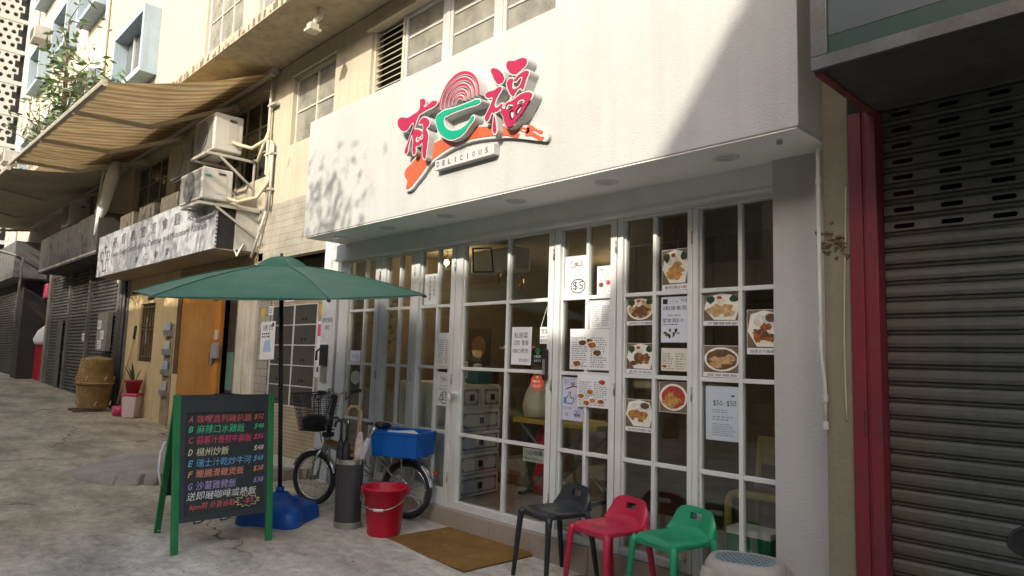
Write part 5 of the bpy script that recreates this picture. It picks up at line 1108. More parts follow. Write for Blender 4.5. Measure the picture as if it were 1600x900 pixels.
closed_umbrella('second black umbrella with hook handle in the stand', (SX-.0, SY-.06, SZ+.06), (SX-.045, SY-.02, SZ+.72), SB, HOOK(-1, -.8, .8), BLACK)
PAT = M('floral_cloth', (.55, .50, .42), .8, .1, 9, dirt=(.16, .02, .02), dirt_amt=.95, dirt_scale=7)
closed_umbrella('patterned pale umbrella with wooden crook handle in the stand', (SX+.04, SY+.02, SZ+.06), (SX+.035, SY+.06, SZ+.79), PAT, HOOK(-1, -1, 1.05), WOOD)
closed_umbrella('clear plastic umbrella leaning out of the stand towards the crate', (SX-.05, SY-.05, SZ+.08), (SX+.085, SY+.115, SZ+.74), M('clear_vinyl', (.45, .46, .45), .15, .25, 5, .5, 14), [(0, 0, 0), (.02, .03, .06), (.03, .04, .1)], CHR)

# ------------------------------------------------------------------ bucket
RBK = M('red_plastic', (.50, .004, .03), .38, .08, 4)
BK = (-4.945, -.655, .05); bu = thing('plastic_bucket', 'red plastic bucket with white grip wire handle', 'bucket', BK); bu.scale = (1.10, 1.10, 1.14)
MB().lathe([(.0, .004), (.118, .0), (.122, .01), (.158, .315), (.172, .318), (.176, .33), (.172, .34), (.155, .338), (.152, .33), (.117, .015), (.0, .015)], (0, 0, 0), 40, cap=False).build('pail', RBK, bu, smooth=True)
hd = [(.176*math.cos(t), -.02-.13*math.sin(t)*.9-.05*math.sin(t), .30-.10*math.sin(t)) for t in [PI*k/16 for k in range(17)]]
hrz = Matrix.Rotation(R_(42), 4, 'Z')
hw = MB().path(hd, .0035, 8); hw.xf(hrz); h_ = hw.build('wire_handle', CHR, bu, smooth=True)
gp = MB().path(hd[7:10], .010, 10); gp.xf(hrz); gp.build('grip', M('white_plastic', (.7, .7, .68), .4, .06), h_, smooth=True)
for s in (-1, 1): MB().box(.165*s-.02, .165*s+.02, -.02, .02, .285, .335).xf(hrz).build('handle_lug', RBK, bu, bevel=.005)

# ------------------------------------------------------------------ door mat
MATM = M('coir', (.26, .135, .028), .95, .25, 4, .9, 220, fine=.8)
mt = thing('door_mat', 'brown coir doormat lying before the glass door', 'doormat', (-4.32, -.37, .032), R_(-1))
mp_ = MB(); n = 44; 
for j in range(n+1):
    for i in range(n+1):
        x = -.52+1.04*i/n; y = -.36+.72*j/n; e = min(i, j, n-i, n-j)
        mp_.v.append(Vector((x+.003*noise.noise(Vector((y*9, 1, 0))), y+.003*noise.noise(Vector((x*9, 2, 0))), .020*min(1, e/1.0)+.003*noise.noise(Vector((x*6, y*6, 3)))+(.004*noise.noise(Vector((x*60, y*60, 3))) if e else 0))))
for j in range(n):
    for i in range(n): a = j*(n+1)+i; mp_.f.append((a, a+1, a+n+2, a+n+1))
mp_.build('pile', MATM, mt, smooth=True)
MB().box(-.525, .525, -.365, .365, -.012, .001).build('backing', M('coir_edge', (.12, .06, .02), .95, .2), mt)
random.seed(21)
lf = MB()
for k, (x, y) in enumerate(((-.33, .12), (-.02, -.12), (.33, -.15), (-.46, .28), (.1, .2))):
    d = thing('fallen_leaf', 'dry straw scrap lying on the coir doormat', 'leaf', (-4.32+x, -.37+y, .057), random.uniform(0, 6), 'straw scraps on the doormat')
    MB().quad((-.02, 0, 0), (0, -.005, .003), (.022, 0, .001), (0, .005, .004)).build('blade', M('straw', (.50, .40, .18), .8, .2), d)

# ------------------------------------------------------------------ stools with low backs
def stool(label, m, loc, rz, h=.46):
    t = thing('plastic_stool', label, 'stool', loc, rz, 'low backed plastic stools before the window')
    w2, d2 = .185, .175; mb = MB(); n = 20; idx = {}
    for j in range(n+1):
        for i in range(n+1):
            u, v = -1+2*i/n, -1+2*j/n
            x = w2*u*math.sqrt(1-.28*v*v*.5); y = d2*v*math.sqrt(1-.28*u*u*.5)
            z = h-.022*(1-u*u)*(1-v*v)-.014*max(0, abs(u)-.8)/.2-.03*max(0, -v-.72)/.28*(1-.2*u*u)
            if v > .7: z += .03*((v-.7)/.3)**2
            idx[i, j] = len(mb.v); mb.v.append(Vector((x, y, z)))
    for j in range(n):
        for i in range(n): mb.f.append((idx[i, j], idx[i+1, j], idx[i+1, j+1], idx[i, j+1]))
    s = mb.build('seat', m, t, smooth=True); q = s.modifiers.new('solid', 'SOLIDIFY'); q.thickness = .03; q.offset = -1; b = s.modifiers.new('bevel', 'BEVEL'); b.width = .012; b.segments = 3; b.limit_method = 'ANGLE'
    # back: curved sheet with a hand slot
    mb = MB(); nu, nv = 30, 12; idx = {}
    for j in range(nv+1):
        for i in range(nu+1):
            u, v = -1+2*i/nu, j/nv
            top = .15*(1-abs(u)**5)**.5 if abs(u) < 1 else 0
            x = .182*u*(1-.06*v); y = .155+.045*v+.02-.055*u*u*(1-.3*v); z = h-.012+max(.0, top)*v
            idx[i, j] = len(mb.v); mb.v.append(Vector((x, y, z)))
    for j in range(nv):
        for i in range(nu):
            u, v = -1+2*(i+.5)/nu, (j+.5)/nv
            if (abs(u) < .30 and .5 < v < .72): continue
            mb.f.append((idx[i, j], idx[i+1, j], idx[i+1, j+1], idx[i, j+1]))
    s = mb.build('backrest', m, t, smooth=True); q = s.modifiers.new('solid', 'SOLIDIFY'); q.thickness = .022; q.offset = 0; b = s.modifiers.new('bevel', 'BEVEL'); b.width = .008; b.segments = 3; b.limit_method = 'ANGLE'; b.angle_limit = R_(50)
    for sx in (-1, 1):
        MB().path([(sx*.155, -.15, h-.03), (sx*.168, -.163, h-.05), (sx*.174, -.17, h-.10), (sx*.20, -.20, .0)], [.026, .025, .021, .015], 10).build('leg', m, t, smooth=True)
        MB().path([(sx*.150, .12, h-.015), (sx*.168, .145, h-.02), (sx*.180, .17, h-.08), (sx*.21, .23, .0)], [.014, .026, .023, .015], 10).build('leg', m, t, smooth=True)
    for sx in (-1, 1): MB().bar((sx*.163, -.13, h-.032), (sx*.163, .14, h-.032), .025, .03).build('apron', m, t, bevel=.006)
    MB().bar((-.14, -.158, h-.045), (.14, -.158, h-.045), .02, .035).build('apron', m, t, bevel=.006)
    return t
stool('black plastic stool with low slotted back beside the doormat', M('stool_black', (.018, .022, .024), .42, .15, 6, .05, 90, dirt=(.04, .042, .042), dirt_amt=.5, dirt_scale=7), (-3.335, -.34, .0), R_(-12), .50)
stool('red plastic stool with low slotted back between the black and green ones', M('stool_red', (.46, .012, .05), .42, .12, 6, .05, 90, dirt=(.34, .03, .06), dirt_amt=.5, dirt_scale=7), (-2.825, -.385, .0), R_(-10), .495)
stool('green plastic stool with low slotted back beside the grey step stool', M('stool_green', (.012, .27, .12), .42, .12, 6, .05, 90, dirt=(.03, .20, .10), dirt_amt=.5, dirt_scale=7), (-2.395, -.31, .0), R_(-12), .495)
# grey rounded stool
gs = thing('step_stool', 'weathered grey plastic stool with perforated blue grey top', 'stool', (-1.885, -.40, .0), R_(20)); gs.scale = (1.10, 1.10, 1.03)
GPL = M('worn_grey_plastic', (.36, .33, .28), .6, .15, 5, .1, 60, dirt=(.16, .13, .10), dirt_amt=.5, dirt_scale=5)
MB().lathe([(.205, .33), (.195, .40), (.185, .44), (.17, .462), (.14, .466)], (0, 0, 0), 40, 1.0, .80, False, .62).lathe([(.14, .466), (.138, .461)], (0, 0, 0), 40, 1.0, .80, False, .62).build('shell', GPL, gs, smooth=True)
MB().lathe([(.138, .459), (.139, .4625)], (0, 0, 0), 40, 1.0, .80, True, .62).build('top_plate', M('blue_grey_plate', (.20, .25, .26), .5, .15, 6, dirt=(.10, .11, .10), dirt_amt=.5, dirt_scale=9), gs)
hm = MB().lathe([(.0055, .4628), (.0055, .4636)], (0, 0, 0), 8).mesh('drain_hole'); hm.materials.append(MATS['void'])
for i in range(-4, 5):
    for j in range(-3, 4):
        x, y = i*.027+(.013 if j % 2 else 0), j*.027
        if abs(x) < .118 and abs(y) < .09: share('drain_hole', hm, gs, (x, y, 0))
for sx in (-1, 1):
    for sy in (-1, 1): MB().path([(sx*.14, sy*.11, .42), (sx*.172, sy*.135, .30), (sx*.19, sy*.155, 0)], [.05, .04, .03], 10).build('leg', GPL, gs, smooth=True)

# ------------------------------------------------------------------ wicker baskets, bin and pot by the church
WICK = M('wicker', (.30, .19, .065), .8, .3, 6, .4, 60)
def basket(label, loc, r, h, flip, rz):
    t = thing('wicker_basket', label, 'basket', loc, rz, 'wicker baskets stacked by the church'); 
    mb = MB(); n = 60; rows_ = 26
    for j in range(rows_+1):
        v = j/rows_; rr = r*(.80+.20*(1-v if flip else v))*(1 if v < .86 or not flip else 1-.9*((v-.86)/.14)**2.2)
        for i in range(n):
            a = 2*PI*i/n; wv2 = .011*((-1)**((i//2+j) % 2)); mb.v.append(Vector(((rr+wv2)*math.cos(a), (rr+wv2)*math.sin(a), h*v)))
    for j in range(rows_):
        for i in range(n): mb.f.append((j*n+i, j*n+(i+1) % n, (j+1)*n+(i+1) % n, (j+1)*n+i))
    mb.build('weave', WICK, t)
    MB().ring((0, 0, h*.02 if flip else h), (1, 0, 0), (0, 1, 0), r*1.01, .025, 40, 8).build('rim', WICK, t)
    for k in range(6):
        a = 2*PI*k/6; MB().path([(r*1.0*math.cos(a), r*1.0*math.sin(a), .06), (r*1.02*math.cos(a+.1), r*1.02*math.sin(a+.1), .14)], .012, 6).build('binding', M('pale_cane', (.50, .38, .17), .7, .15), t)
    return t
basket('upturned round wicker basket resting on top of another basket', (-15.1, -.5, .83), .31, .52, True, .3)
basket('squat lower wicker basket under the upturned one', (-15.1, -.5, .37), .30, .46, False, .9)
pb_ = thing('timber_pallet', 'short dark timber block under the wicker baskets', 'timber', (-15.1, -.6, .28)); 
for k in (-.2, .15): MB().box(k-.06, k+.06, -.25, .3, .0, .08).build('plank', M('old_timber', (.12, .085, .05), .9, .3), pb_)
bn = thing('pedal_bin', 'pale pink pedal bin with darker pink lid by the beige wall', 'bin', (-13.75, -.2, .29), R_(-40)); bn.scale = (.78, .78, .9)
PINK = M('pale_pink', (.60, .46, .44), .5, .08); DPK = M('deep_pink', (.50, .05, .12), .5, .1)
m = MB(); m.v = [Vector(p) for p in ((-.15, -.13, 0), (.15, -.13, 0), (.15, .13, 0), (-.15, .13, 0), (-.18, -.16, .42), (.18, -.16, .42), (.18, .16, .42), (-.18, .16, .42))]; m.f = [(0, 3, 2, 1), (4, 5, 6, 7), (0, 1, 5, 4), (1, 2, 6, 5), (2, 3, 7, 6), (3, 0, 4, 7)]
m.build('body', PINK, bn, bevel=.02); MB().box(-.195, .195, -.175, .175, .421, .475).build('lid', DPK, bn, bevel=.02); MB().box(-.07, .07, -.20, -.12, .02, .10).build('pedal', DPK, bn, bevel=.01)
ptp = thing('potted_plant', 'spiky green plant in a red pot standing on the pink bin', 'potted plant', (-13.75, -.2, .718))
MB().lathe([(.0, 0), (.10, 0), (.135, .20), (.15, .20), (.15, .235), (.12, .235), (.11, .2), (.0, .2)], (0, 0, 0), 24, cap=False).build('pot', M('red_pot', (.32, .02, .035), .5, .12), ptp, smooth=True)
rnd = random.Random(4); m = MB()
for k in range(11):
    a = rnd.uniform(0, 6.28); l = rnd.uniform(.25, .45); tlt = rnd.uniform(.15, .55); d = Vector((math.cos(a)*tlt, math.sin(a)*tlt, 1)).normalized(); s = d.cross(Vector((0, 0, 1))).normalized()*.02; p = Vector((.03*math.cos(a), .03*math.sin(a), .2))
    m.quad(p-s*.6, p+s*.6, p+d*l*.5+s, p+d*l*.5-s); m.quad(p+d*l*.5-s, p+d*l*.5+s, p+d*l+Vector((d.x, d.y, -.3))*.05)
m.build('leaves', M('spiky_leaf', (.055, .085, .035), .5, .3), ptp)
bm_ = thing('broom_stick', 'bamboo broom handle leaning on the beige wall', 'broom', (-14.75, -.1, .5)); MB((-14.75, -.1, .5)).path([(-14.9, -.14, .45), (-14.55, -.03, 1.75)], .016, 8).build('handle', WOOD, bm_, smooth=True); MB((-14.75, -.1, .5)).path([(-14.56, -.035, 1.7), (-14.53, -.03, 1.95)], .025, 8).build('grip', BLACK, bm_, smooth=True)
pk_ = thing('pink_tub', 'small deep pink tub beside the pink bin', 'tub', (-14.1, -.3, .29)); MB().lathe([(0, 0), (.10, 0), (.13, .18), (.12, .18), (.09, .02), (0, .02)], (0, 0, 0), 20, cap=False).build('bowl', DPK, pk_, smooth=True)
# scraps on the pavement
random.seed(31)
for k in range(16):
    x = random.uniform(-9, -3.2); y = random.uniform(-3.4, -.5)
    o = thing('fallen_leaf', 'small dry leaf on the concrete pavement', 'leaf', (x, y, G(x)+.022), random.uniform(0, 6), 'dry leaves on the pavement')
    MB().quad((-.018, 0, 0), (0, -.008, .004), (.02, 0, .002), (0, .008, .006)).build('blade', M('dry_leaf', (.16, .11, .06), .9, .3) if k % 4 else PAPER, o)

# ------------------------------------------------------------------ sheets stuck on the glass
PY = -.0045
CARD = M('poster_card', (.70, .71, .72), .5, .05, 5); WOODP = M('photo_backdrop', (.16, .12, .08), .5, .3, 9)
CPL = M('photo_plate', (.72, .70, .64), .4, .06, 20)
def FM(n, c): return M('food_'+n, c, .5, .45, 28, fine=.9)
PT = {'fried': FM('fried', (.45, .22, .05)), 'dark': FM('dark', (.13, .065, .03)), 'golden': FM('golden', (.52, .28, .08)), 'pale': FM('pale', (.52, .36, .18)), 'red': FM('red', (.40, .05, .03)), 'green': FM('green', (.02, .06, .02)), 'rice': FM('rice', (.70, .68, .60)), 'rust': FM('rust', (.36, .11, .02))}
def blob(mb, cx, cz, rx, rz, y, seed=0, n=18, rough=.12, sup=1.0):
    rnd = random.Random(seed); i = len(mb.v)
    mb.v += [Vector((cx+rx*math.cos(2*PI*k/n)*(1+rnd.uniform(-rough, rough)), y, cz+rz*math.sin(2*PI*k/n)*(1+rnd.uniform(-rough, rough)))) for k in range(n)]
    mb.f.append(tuple(range(i, i+n)))
def rect(b, x0, x1, z0, z1, y): b.quad((x0, y, z0), (x1, y, z0), (x1, y, z1), (x0, y, z1))
def lines(b, pts, r, y):
    for p, q in zip(pts, pts[1:]):
        d = Vector((q[0]-p[0], q[1]-p[1])); n = Vector((-d.y, d.x)).normalized()*r
        b.quad((p[0]-n.x, y, p[1]-n.y), (q[0]-n.x, y, q[1]-n.y), (q[0]+n.x, y, q[1]+n.y), (p[0]+n.x, y, p[1]+n.y))
def circle(b, cx, cz, rx, rz, r, y, n=26, a0=0, a1=2*PI): lines(b, [(cx+rx*math.cos(a0+(a1-a0)*k/n), cz+rz*math.sin(a0+(a1-a0)*k/n)) for k in range(n+1)], r, y)
GREY = M('grey_print', (.25, .26, .28), .6, .1); BLUEP = M('blue_print', (.06, .22, .42), .6, .1); REDP = M('red_print', (.42, .05, .04), .6, .1)
def mini_logo(o, g, cx, cz, w, y):
    ink(o, g, GREY, lambda b: (put_text(b, '有', cx-w*.5, cx-w*.2, cz-w*.08, cz+w*.2, y), put_text(b, '福', cx+w*.2, cx+w*.5, cz-w*.08, cz+w*.2, y), circle(b, cx, cz+w*.06, w*.13, w*.14, w*.012, y, 14, 0, PI), blob(b, cx, cz, w*.15, w*.09, y, 1, 14, .02)))
    ink(o, g, REDP, lambda b: b.quad((cx-w*.45, y-.0003, cz-w*.24), (cx-w*.34, y-.0003, cz-w*.24), (cx+w*.1, y-.0003, cz-w*.10), (cx-w*.1, y-.0003, cz-w*.10)))
    ink(o, g, REDP, lambda b: b.quad((cx-w*.1, y-.0003, cz-w*.13), (cx+w*.45, y-.0003, cz-w*.13), (cx+w*.5, y-.0003, cz-w*.09), (cx, y-.0003, cz-w*.08)))
def d_five(o, g, y):
    x0, x1, z0, z1 = o['rect']; w = x1-x0; h = z1-z0; cx = (x0+x1)/2
    mini_logo(o, g, cx, z1-h*.2, w*.62, y)
    ink(o, g, GREY, lambda b: (put_text(b, '每日下午茶時段', x0+w*.22, x1-w*.15, z1-h*.45, z1-h*.38, y), put_text(b, '任何套餐外賣自取', x0+w*.1, x1-w*.08, z1-h*.55, z1-h*.47, y), put_text(b, '減', x0+w*.06, x0+w*.26, z0+h*.12, z0+h*.25, y)))
    ink(o, g, INK, lambda b: (put_text(b, '$5', x0+w*.36, x0+w*.82, z0+h*.13, z0+h*.36, y), circle(b, x0+w*.59, z0+h*.245, w*.31, h*.17, .0045, y)))
def food(main, caption, shape=0, sauce=None, greens=True, seed=1, rice=True):
    def d(o, g, y):
        rf = random.Random(seed)
        x0, x1, z0, z1 = o['rect']; w = x1-x0; h = z1-z0; cx = (x0+x1)/2; cap = h*.13 if caption else 0; cz = z0+cap+(h-cap)*.5; hh = h-cap
        ink(o, g, WOODP, lambda b: rect(b, x0+.003, x1-.003, z0+cap+.003, z1-.003, y), 'photo')
        if shape == 0: ink(o, g, CPL, lambda b: b.quad((x0+w*.02, y-.0004, cz-hh*.05), (x0+w*.3, y-.0004, z0+cap+hh*.05), (x1-w*.12, y-.0004, z0+cap+hh*.04), (x1-w*.0, y-.0004, cz), (x1-w*.12, y-.0004, z1-hh*.1), (cx, y-.0004, z1-hh*.02), (x0+w*.12, y-.0004, z1-hh*.12)), 'plate')
        else: ink(o, g, CPL, lambda b: blob(b, cx, cz, w*.48, hh*.44, y-.0004, 1, 24, .01), 'plate')
        if rice: ink(o, g, PT['rice'], lambda b: blob(b, cx-w*.1, cz+hh*.2, w*.2, hh*.16, y-.0008, seed+3), 'rice')
        if shape == 1: ink(o, g, PT[sauce or 'red'], lambda b: blob(b, cx, cz, w*.42, hh*.37, y-.0007, seed, 20, .05), 'sauce')
        ink(o, g, PT[main], lambda b: [blob(b, cx+w*rf.uniform(-.24, .26)*(.8 if shape else 1), cz-hh*.10+hh*rf.uniform(-.15, .16), w*rf.uniform(.08, .22), hh*rf.uniform(.07, .15), y-.0012-.0002*k, seed*7+k, 16, .32) for k in range(7)], 'food'); ink(o, g, PT[{'fried': 'rust', 'golden': 'fried', 'pale': 'golden', 'dark': 'rust', 'rust': 'dark', 'red': 'rust'}[main]], lambda b: [blob(b, cx+w*rf.uniform(-.26, .28), cz-hh*.10+hh*rf.uniform(-.18, .18), w*rf.uniform(.02, .09), hh*rf.uniform(.015, .07), y-.0028-.0001*k, seed*3+k, 9, .4) for k in range(10)], 'food')
        if sauce and shape == 0: 
            ink(o, g, PT['rice'], lambda b: blob(b, cx+w*.22, cz+hh*.28, w*.2, hh*.15, y-.0032, 3, 18, .02), 'sauce_dish'); ink(o, g, PT[sauce], lambda b: blob(b, cx+w*.22, cz+hh*.28, w*.16, hh*.11, y-.0036, 3, 18, .02), 'sauce')
        if greens: ink(o, g, PT['green'], lambda b: (blob(b, x0+w*.2, cz+hh*.26, w*.11, hh*.13, y-.0033, 5, 12, .25), blob(b, x1-w*.16, cz+hh*.28, w*.11, hh*.12, y-.0033, 6, 12, .25)), 'greens'); ink(o, g, PT['red'], lambda b: blob(b, cx-w*.05, cz+hh*.33, w*.07, hh*.06, y-.0037, 2), 'garnish')
        if caption: ink(o, g, INK, lambda b: put_text(b, caption, x0+w*.10, x1-w*.06, z0+h*.025, z0+h*.105, y))
    return d
def lay(seed, title=None, pics=0, tint=None, rows_=9):
    def d(o, g, y):
        x0, x1, z0, z1 = o['rect']; w = x1-x0; h = z1-z0
        if title: ink(o, g, INK, lambda b: put_text(b, title, x0+w*.12, x1-w*.12, z1-h*.16, z1-h*.06, y))
        ink(o, g, GREY, lambda b: (greek(b, x0+w*.06, x0+w*.48, z0+h*.05, z1-h*.2, y, rows_, seed=seed), greek(b, x0+w*.54, x1-w*.05, z0+h*.05, z1-h*.2, y, rows_, seed=seed+1)))
        rnd = random.Random(seed)
        for k in range(pics):
            px = x0+w*rnd.uniform(.12, .85); pz = z0+h*rnd.uniform(.12, .82); ink(o, g, CPL, lambda b: blob(b, px, pz, w*.13, h*.10, y-.0004-.0012*k, k, 16, .02), 'photo'); ink(o, g, PT[rnd.choice(('red', 'golden', 'dark', 'rust'))], lambda b: blob(b, px, pz, w*.10, h*.07, y-.0009-.0012*k, k), 'photo')
    return d
def post(label, rect_, draw, y=PY, m=None, cat='poster', name='window_poster', group='posters on the shop windows'):
    x0, x1, z0, z1 = rect_; o = thing(name, label, cat, ((x0+x1)/2, y, z0), 0, group); o['rect'] = rect_; g = tuple(o.location)
    MB(g).box(x0, x1, y-.0012, y, z0, z1).build('sheet', m or CARD, o)
    if draw: draw(o, g, y-.0018)
    o.rotation_euler = (0, random.uniform(-.012, .012), 0); del o['rect']; return o
def vert(o, g, y):
    x0, x1, z0, z1 = o['rect']
    for j, s in enumerate(('歡迎光臨請', '外賣自取優惠')):
        ink(o, g, INK, lambda b: [put_text(b, c, x1-.085-.07*j, x1-.05-.07*j, z1-.055-.04*i, z1-.022-.04*i, y) for i, c in enumerate(s)])
post('white notice with vertical characters on the pane nearest the umbrella tip', (-5.403, -5.181, 2.01, 2.306), vert)
post('dense printed paper menu on the pane left of the door', (-5.149, -4.959, 1.436, 1.74), lay(3, None, 0, None, 12))
post('pale discount poster with circled $5 left of the door handle', (-5.149, -4.959, 1.071, 1.379), d_five)
def d_priv(o, g, y):
    x0, x1, z0, z1 = o['rect']; w = x1-x0; h = z1-z0
    ink(o, g, INK, lambda b: (put_text(b, '私房菜', x0+w*.12, x0+w*.82, z1-h*.30, z1-h*.14, y), put_text(b, '派對', x0+w*.1, x0+w*.42, z1-h*.49, z1-h*.35, y), put_text(b, '聚餐', x0+w*.52, x0+w*.86, z1-h*.49, z1-h*.35, y), put_text(b, 'BBC烤肉', x0+w*.08, x0+w*.86, z1-h*.70, z1-h*.56, y), put_text(b, '歡迎預訂', x0+w*.42, x0+w*.9, z0+h*.08, z0+h*.17, y)))
post('white poster of large outlined characters on the glass door', (-4.165, -3.934, 1.47, 1.779), d_priv)
def d_open(o, g, y):
    ink(o, g, INK, lambda b: (put_text(b, '營業', -3.825, -3.745, 1.72, 1.765, y), put_text(b, 'OPEN 11:00', -3.828, -3.742, 1.69, 1.705, y), greek(b, -3.828, -3.742, 1.65, 1.68, y, 2, seed=5)))
ho = post('small hanging open sign on strings inside the glass door', (-3.837, -3.739, 1.643, 1.775), d_open, y=-.0062, cat='sign', name='hanging_sign')
g = tuple(ho.location); MB(g).path([(-3.83, -.0065, 1.775), (-3.775, -.007, 1.93), (-3.745, -.0065, 1.775)], .0025, 5).build('string', PAPER, ho)
def disc(label, cx, cz, rx, rz, m, draw, name='door_sticker'):
    o = thing(name, label, 'sticker', (cx, PY, cz), 0, 'stickers on the glass door'); g = tuple(o.location); mb = MB(g); blob(mb, cx, cz, rx, rz, PY, 1, 36, 0); mb.build('disc', m, o); draw(o, g, PY-.0008); return o
def d_uber(o, g, y):
    ink(o, g, PAPER, lambda b: (put_text(b, 'UBER', -3.898, -3.822, 1.530, 1.552, y), put_text(b, 'EATS', -3.896, -3.824, 1.498, 1.516, y)))
    ink(o, g, M('sticker_green', (.08, .38, .10), .5, .05), lambda b: (circle(b, -3.86, 1.585, .02, .022, .003, y, 16), lines(b, [(-3.86, 1.57), (-3.86, 1.60)], .003, y)))
disc('round black sticker with white lettering on the glass door', -3.86, 1.546, .078, .072, M('sticker_black', (.012, .014, .014), .3, .05), d_uber)
disc('round orange sticker low on the glass door', -3.856, 1.339, .074, .066, M('sticker_orange', (.72, .12, .05), .4, .05), lambda o, g, y: ink(o, g, PAPER, lambda b: (greek(b, -3.905, -3.807, 1.328, 1.358, y, 1, seed=1), greek(b, -3.90, -3.815, 1.295, 1.32, y, 2, seed=2), blob(b, -3.856, 1.378, .010, .009, y, 3))))
post('white discount poster with circled $5 right of the door', (-3.585, -3.357, 2.007, 2.319), d_five)
def d_offer(o, g, y):
    x0, x1, z0, z1 = o['rect']; w = x1-x0; h = z1-z0
    mini_logo(o, g, x0+w*.3, z1-h*.12, w*.4, y)
    ink(o, g, GREY, lambda b: (put_text(b, '生日特別優惠', x0+w*.15, x1-w*.1, z1-h*.36, z1-h*.24, y), greek(b, x0+w*.2, x1-w*.2, z1-h*.55, z1-h*.42, y, 2, seed=8), greek(b, x0+w*.15, x1-w*.1, z0+h*.05, z0+h*.2, y, 2, seed=9)))
    ink(o, g, PT['dark'], lambda b: blob(b, x0+w*.28, z0+h*.34, w*.16, h*.09, y, 4)); ink(o, g, PT['red'], lambda b: blob(b, x0+w*.73, z0+h*.40, w*.14, h*.09, y, 5, 12, .1))
post('white offer card with small red flower picture right of the discount poster', (-3.263, -3.119, 2.008, 2.22), d_offer)
post('plain printed list sheet under the offer card', (-3.324, -3.119, 1.758, 1.972), lay(14, None, 0, None, 12))
post('large glossy sheet of dish photographs and text across the bar', (-3.495, -3.119, 1.452, 1.754), lay(17, None, 5, None, 14), y=-.031)
post('folded colour map sheet below the glossy dish photographs', (-3.413, -3.119, 1.179, 1.415), lay(23, None, 6, None, 12), y=-.031)
def d_thumb(o, g, y):
    x0, x1, z0, z1 = o['rect']; w = x1-x0; h = z1-z0
    mini_logo(o, g, x0+w*.5, z1-h*.16, w*.85, y)
    bx, bz = x0+w*.14, z0+h*.42
    ink(o, g, BLUEP, lambda b: rect(b, bx-w*.06, bx+w*.06, bz-h*.04, bz+h*.11, y))
    ink(o, g, INK, lambda b: lines(b, [(bx+w*.07, bz-h*.03), (bx+w*.34, bz-h*.04), (bx+w*.40, bz+h*.02), (bx+w*.40, bz+h*.09), (bx+w*.24, bz+h*.11), (bx+w*.26, bz+h*.22), (bx+w*.20, bz+h*.24), (bx+w*.10, bz+h*.10), (bx+w*.07, bz+h*.09)], .003, y))
    ink(o, g, GREY, lambda b: (put_text(b, 'Facebook', x0+w*.58, x1-w*.06, z0+h*.56, z0+h*.61, y), put_text(b, '有口福', x0+w*.58, x1-w*.12, z0+h*.48, z0+h*.54, y), put_text(b, 'Delicious', x0+w*.58, x1-w*.06, z0+h*.40, z0+h*.45, y), put_text(b, '給力評價', x0+w*.08, x0+w*.46, z0+h*.25, z0+h*.31, y), put_text(b, '搶', x0+w*.16, x0+w*.32, z0+h*.09, z0+h*.19, y)))
    for k in (0, 1): ink(o, g, INK, lambda b: (circle(b, x0+w*(.66+.16*k), z0+h*.16, w*.065, h*.075, .0022, y, 16), blob(b, x0+w*(.66+.16*k), z0+h*.14, w*.03, h*.03, y, 1, 10, 0)))
post('pale lilac poster with thumbs up and cartoon eyes', (-3.585, -3.378, 1.067, 1.392), d_thumb, m=M('lilac_card', (.52, .53, .66), .5, .05))
post('photo poster of golden fried cutlet on white plate', (-2.692, -2.485, 2.008, 2.287), food('golden', '香煎雞扒飯', 0, None, True, 3))
post('photo poster of spicy chicken in white bowl above a horned plate photo', (-2.986, -2.756, 1.776, 1.974), food('dark', '麻辣口水雞飯', 1, 'pale', True, 5))
post('photo poster of dark lamb chops arranged on white plate', (-2.986, -2.756, 1.437, 1.65), food('dark', '香煎羊架飯', 0, None, True, 2))
def d_three(o, g, y):
    x0, x1, z0, z1 = o['rect']; w = x1-x0; h = z1-z0
    ink(o, g, INK, lambda b: (rect(b, x0+w*.06, x0+w*.24, z1-h*.16, z1-h*.05, y), put_text(b, '二 三 外', x0+w*.3, x0+w*.62, z1-h*.15, z1-h*.09, y), put_text(b, '下午茶', x0+w*.7, x1-w*.05, z1-h*.14, z1-h*.05, y), put_text(b, '3點後食我', x0+w*.06, x1-w*.06, z1-h*.30, z1-h*.20, y), put_text(b, '3pm-6pm', x0+w*.26, x0+w*.72, z1-h*.44, z1-h*.38, y), put_text(b, '堂食減$10', x0+w*.06, x0+w*.82, z1-h*.57, z1-h*.47, y), greek(b, x0+w*.06, x0+w*.8, z1-h*.63, z1-h*.59, y, 1, seed=4)))
    rnd = random.Random(9)
    for k in range(9): ink(o, g, (INK, PT['green'], PT['dark'], GREY)[k % 4], lambda b: blob(b, x0+w*rnd.uniform(.15, .85), z0+h*rnd.uniform(.12, .3), w*rnd.uniform(.03, .08), h*rnd.uniform(.02, .05), y-.0003*k, k, 10, .35))
post('pale blue tea time poster reading $10 off with small figures', (-2.698, -2.485, 1.655, 1.964), d_three, m=M('pale_blue_card', (.56, .60, .68), .5, .05))
post('cream wide menu slip below the tea time poster', (-2.695, -2.485, 1.465, 1.617), lay(31, None, 1, None, 7), m=M('cream_card', (.62, .58, .48), .5, .05))
post('photo poster of curry pork cutlet with sauce dish', (-2.986, -2.756, 1.04, 1.262), food('fried', '咖哩吉列豬扒飯', 0, 'dark', False, 6))
post('photo poster of red soup bowl below the cream menu slip', (-2.708, -2.485, 1.191, 1.393), food('golden', None, 1, 'red', False, 8, False))
post('photo poster of sliced pale chicken with greens', (-2.374, -2.121, 1.763, 1.972), food('pale', '沙薑雞髀飯', 0, None, True, 4))
post('photo poster of curry fish fillet nearest the right pillar', (-2.074, -1.857, 1.584, 1.856), food('rust', '咖哩吉列魚柳飯', 0, 'dark', False, 7))
post('photo poster of braised rice bowl above the $50 sheet', (-2.374, -2.121, 1.437, 1.636), food('pale', '窩蛋雞飯', 1, 'dark', False, 11, False))
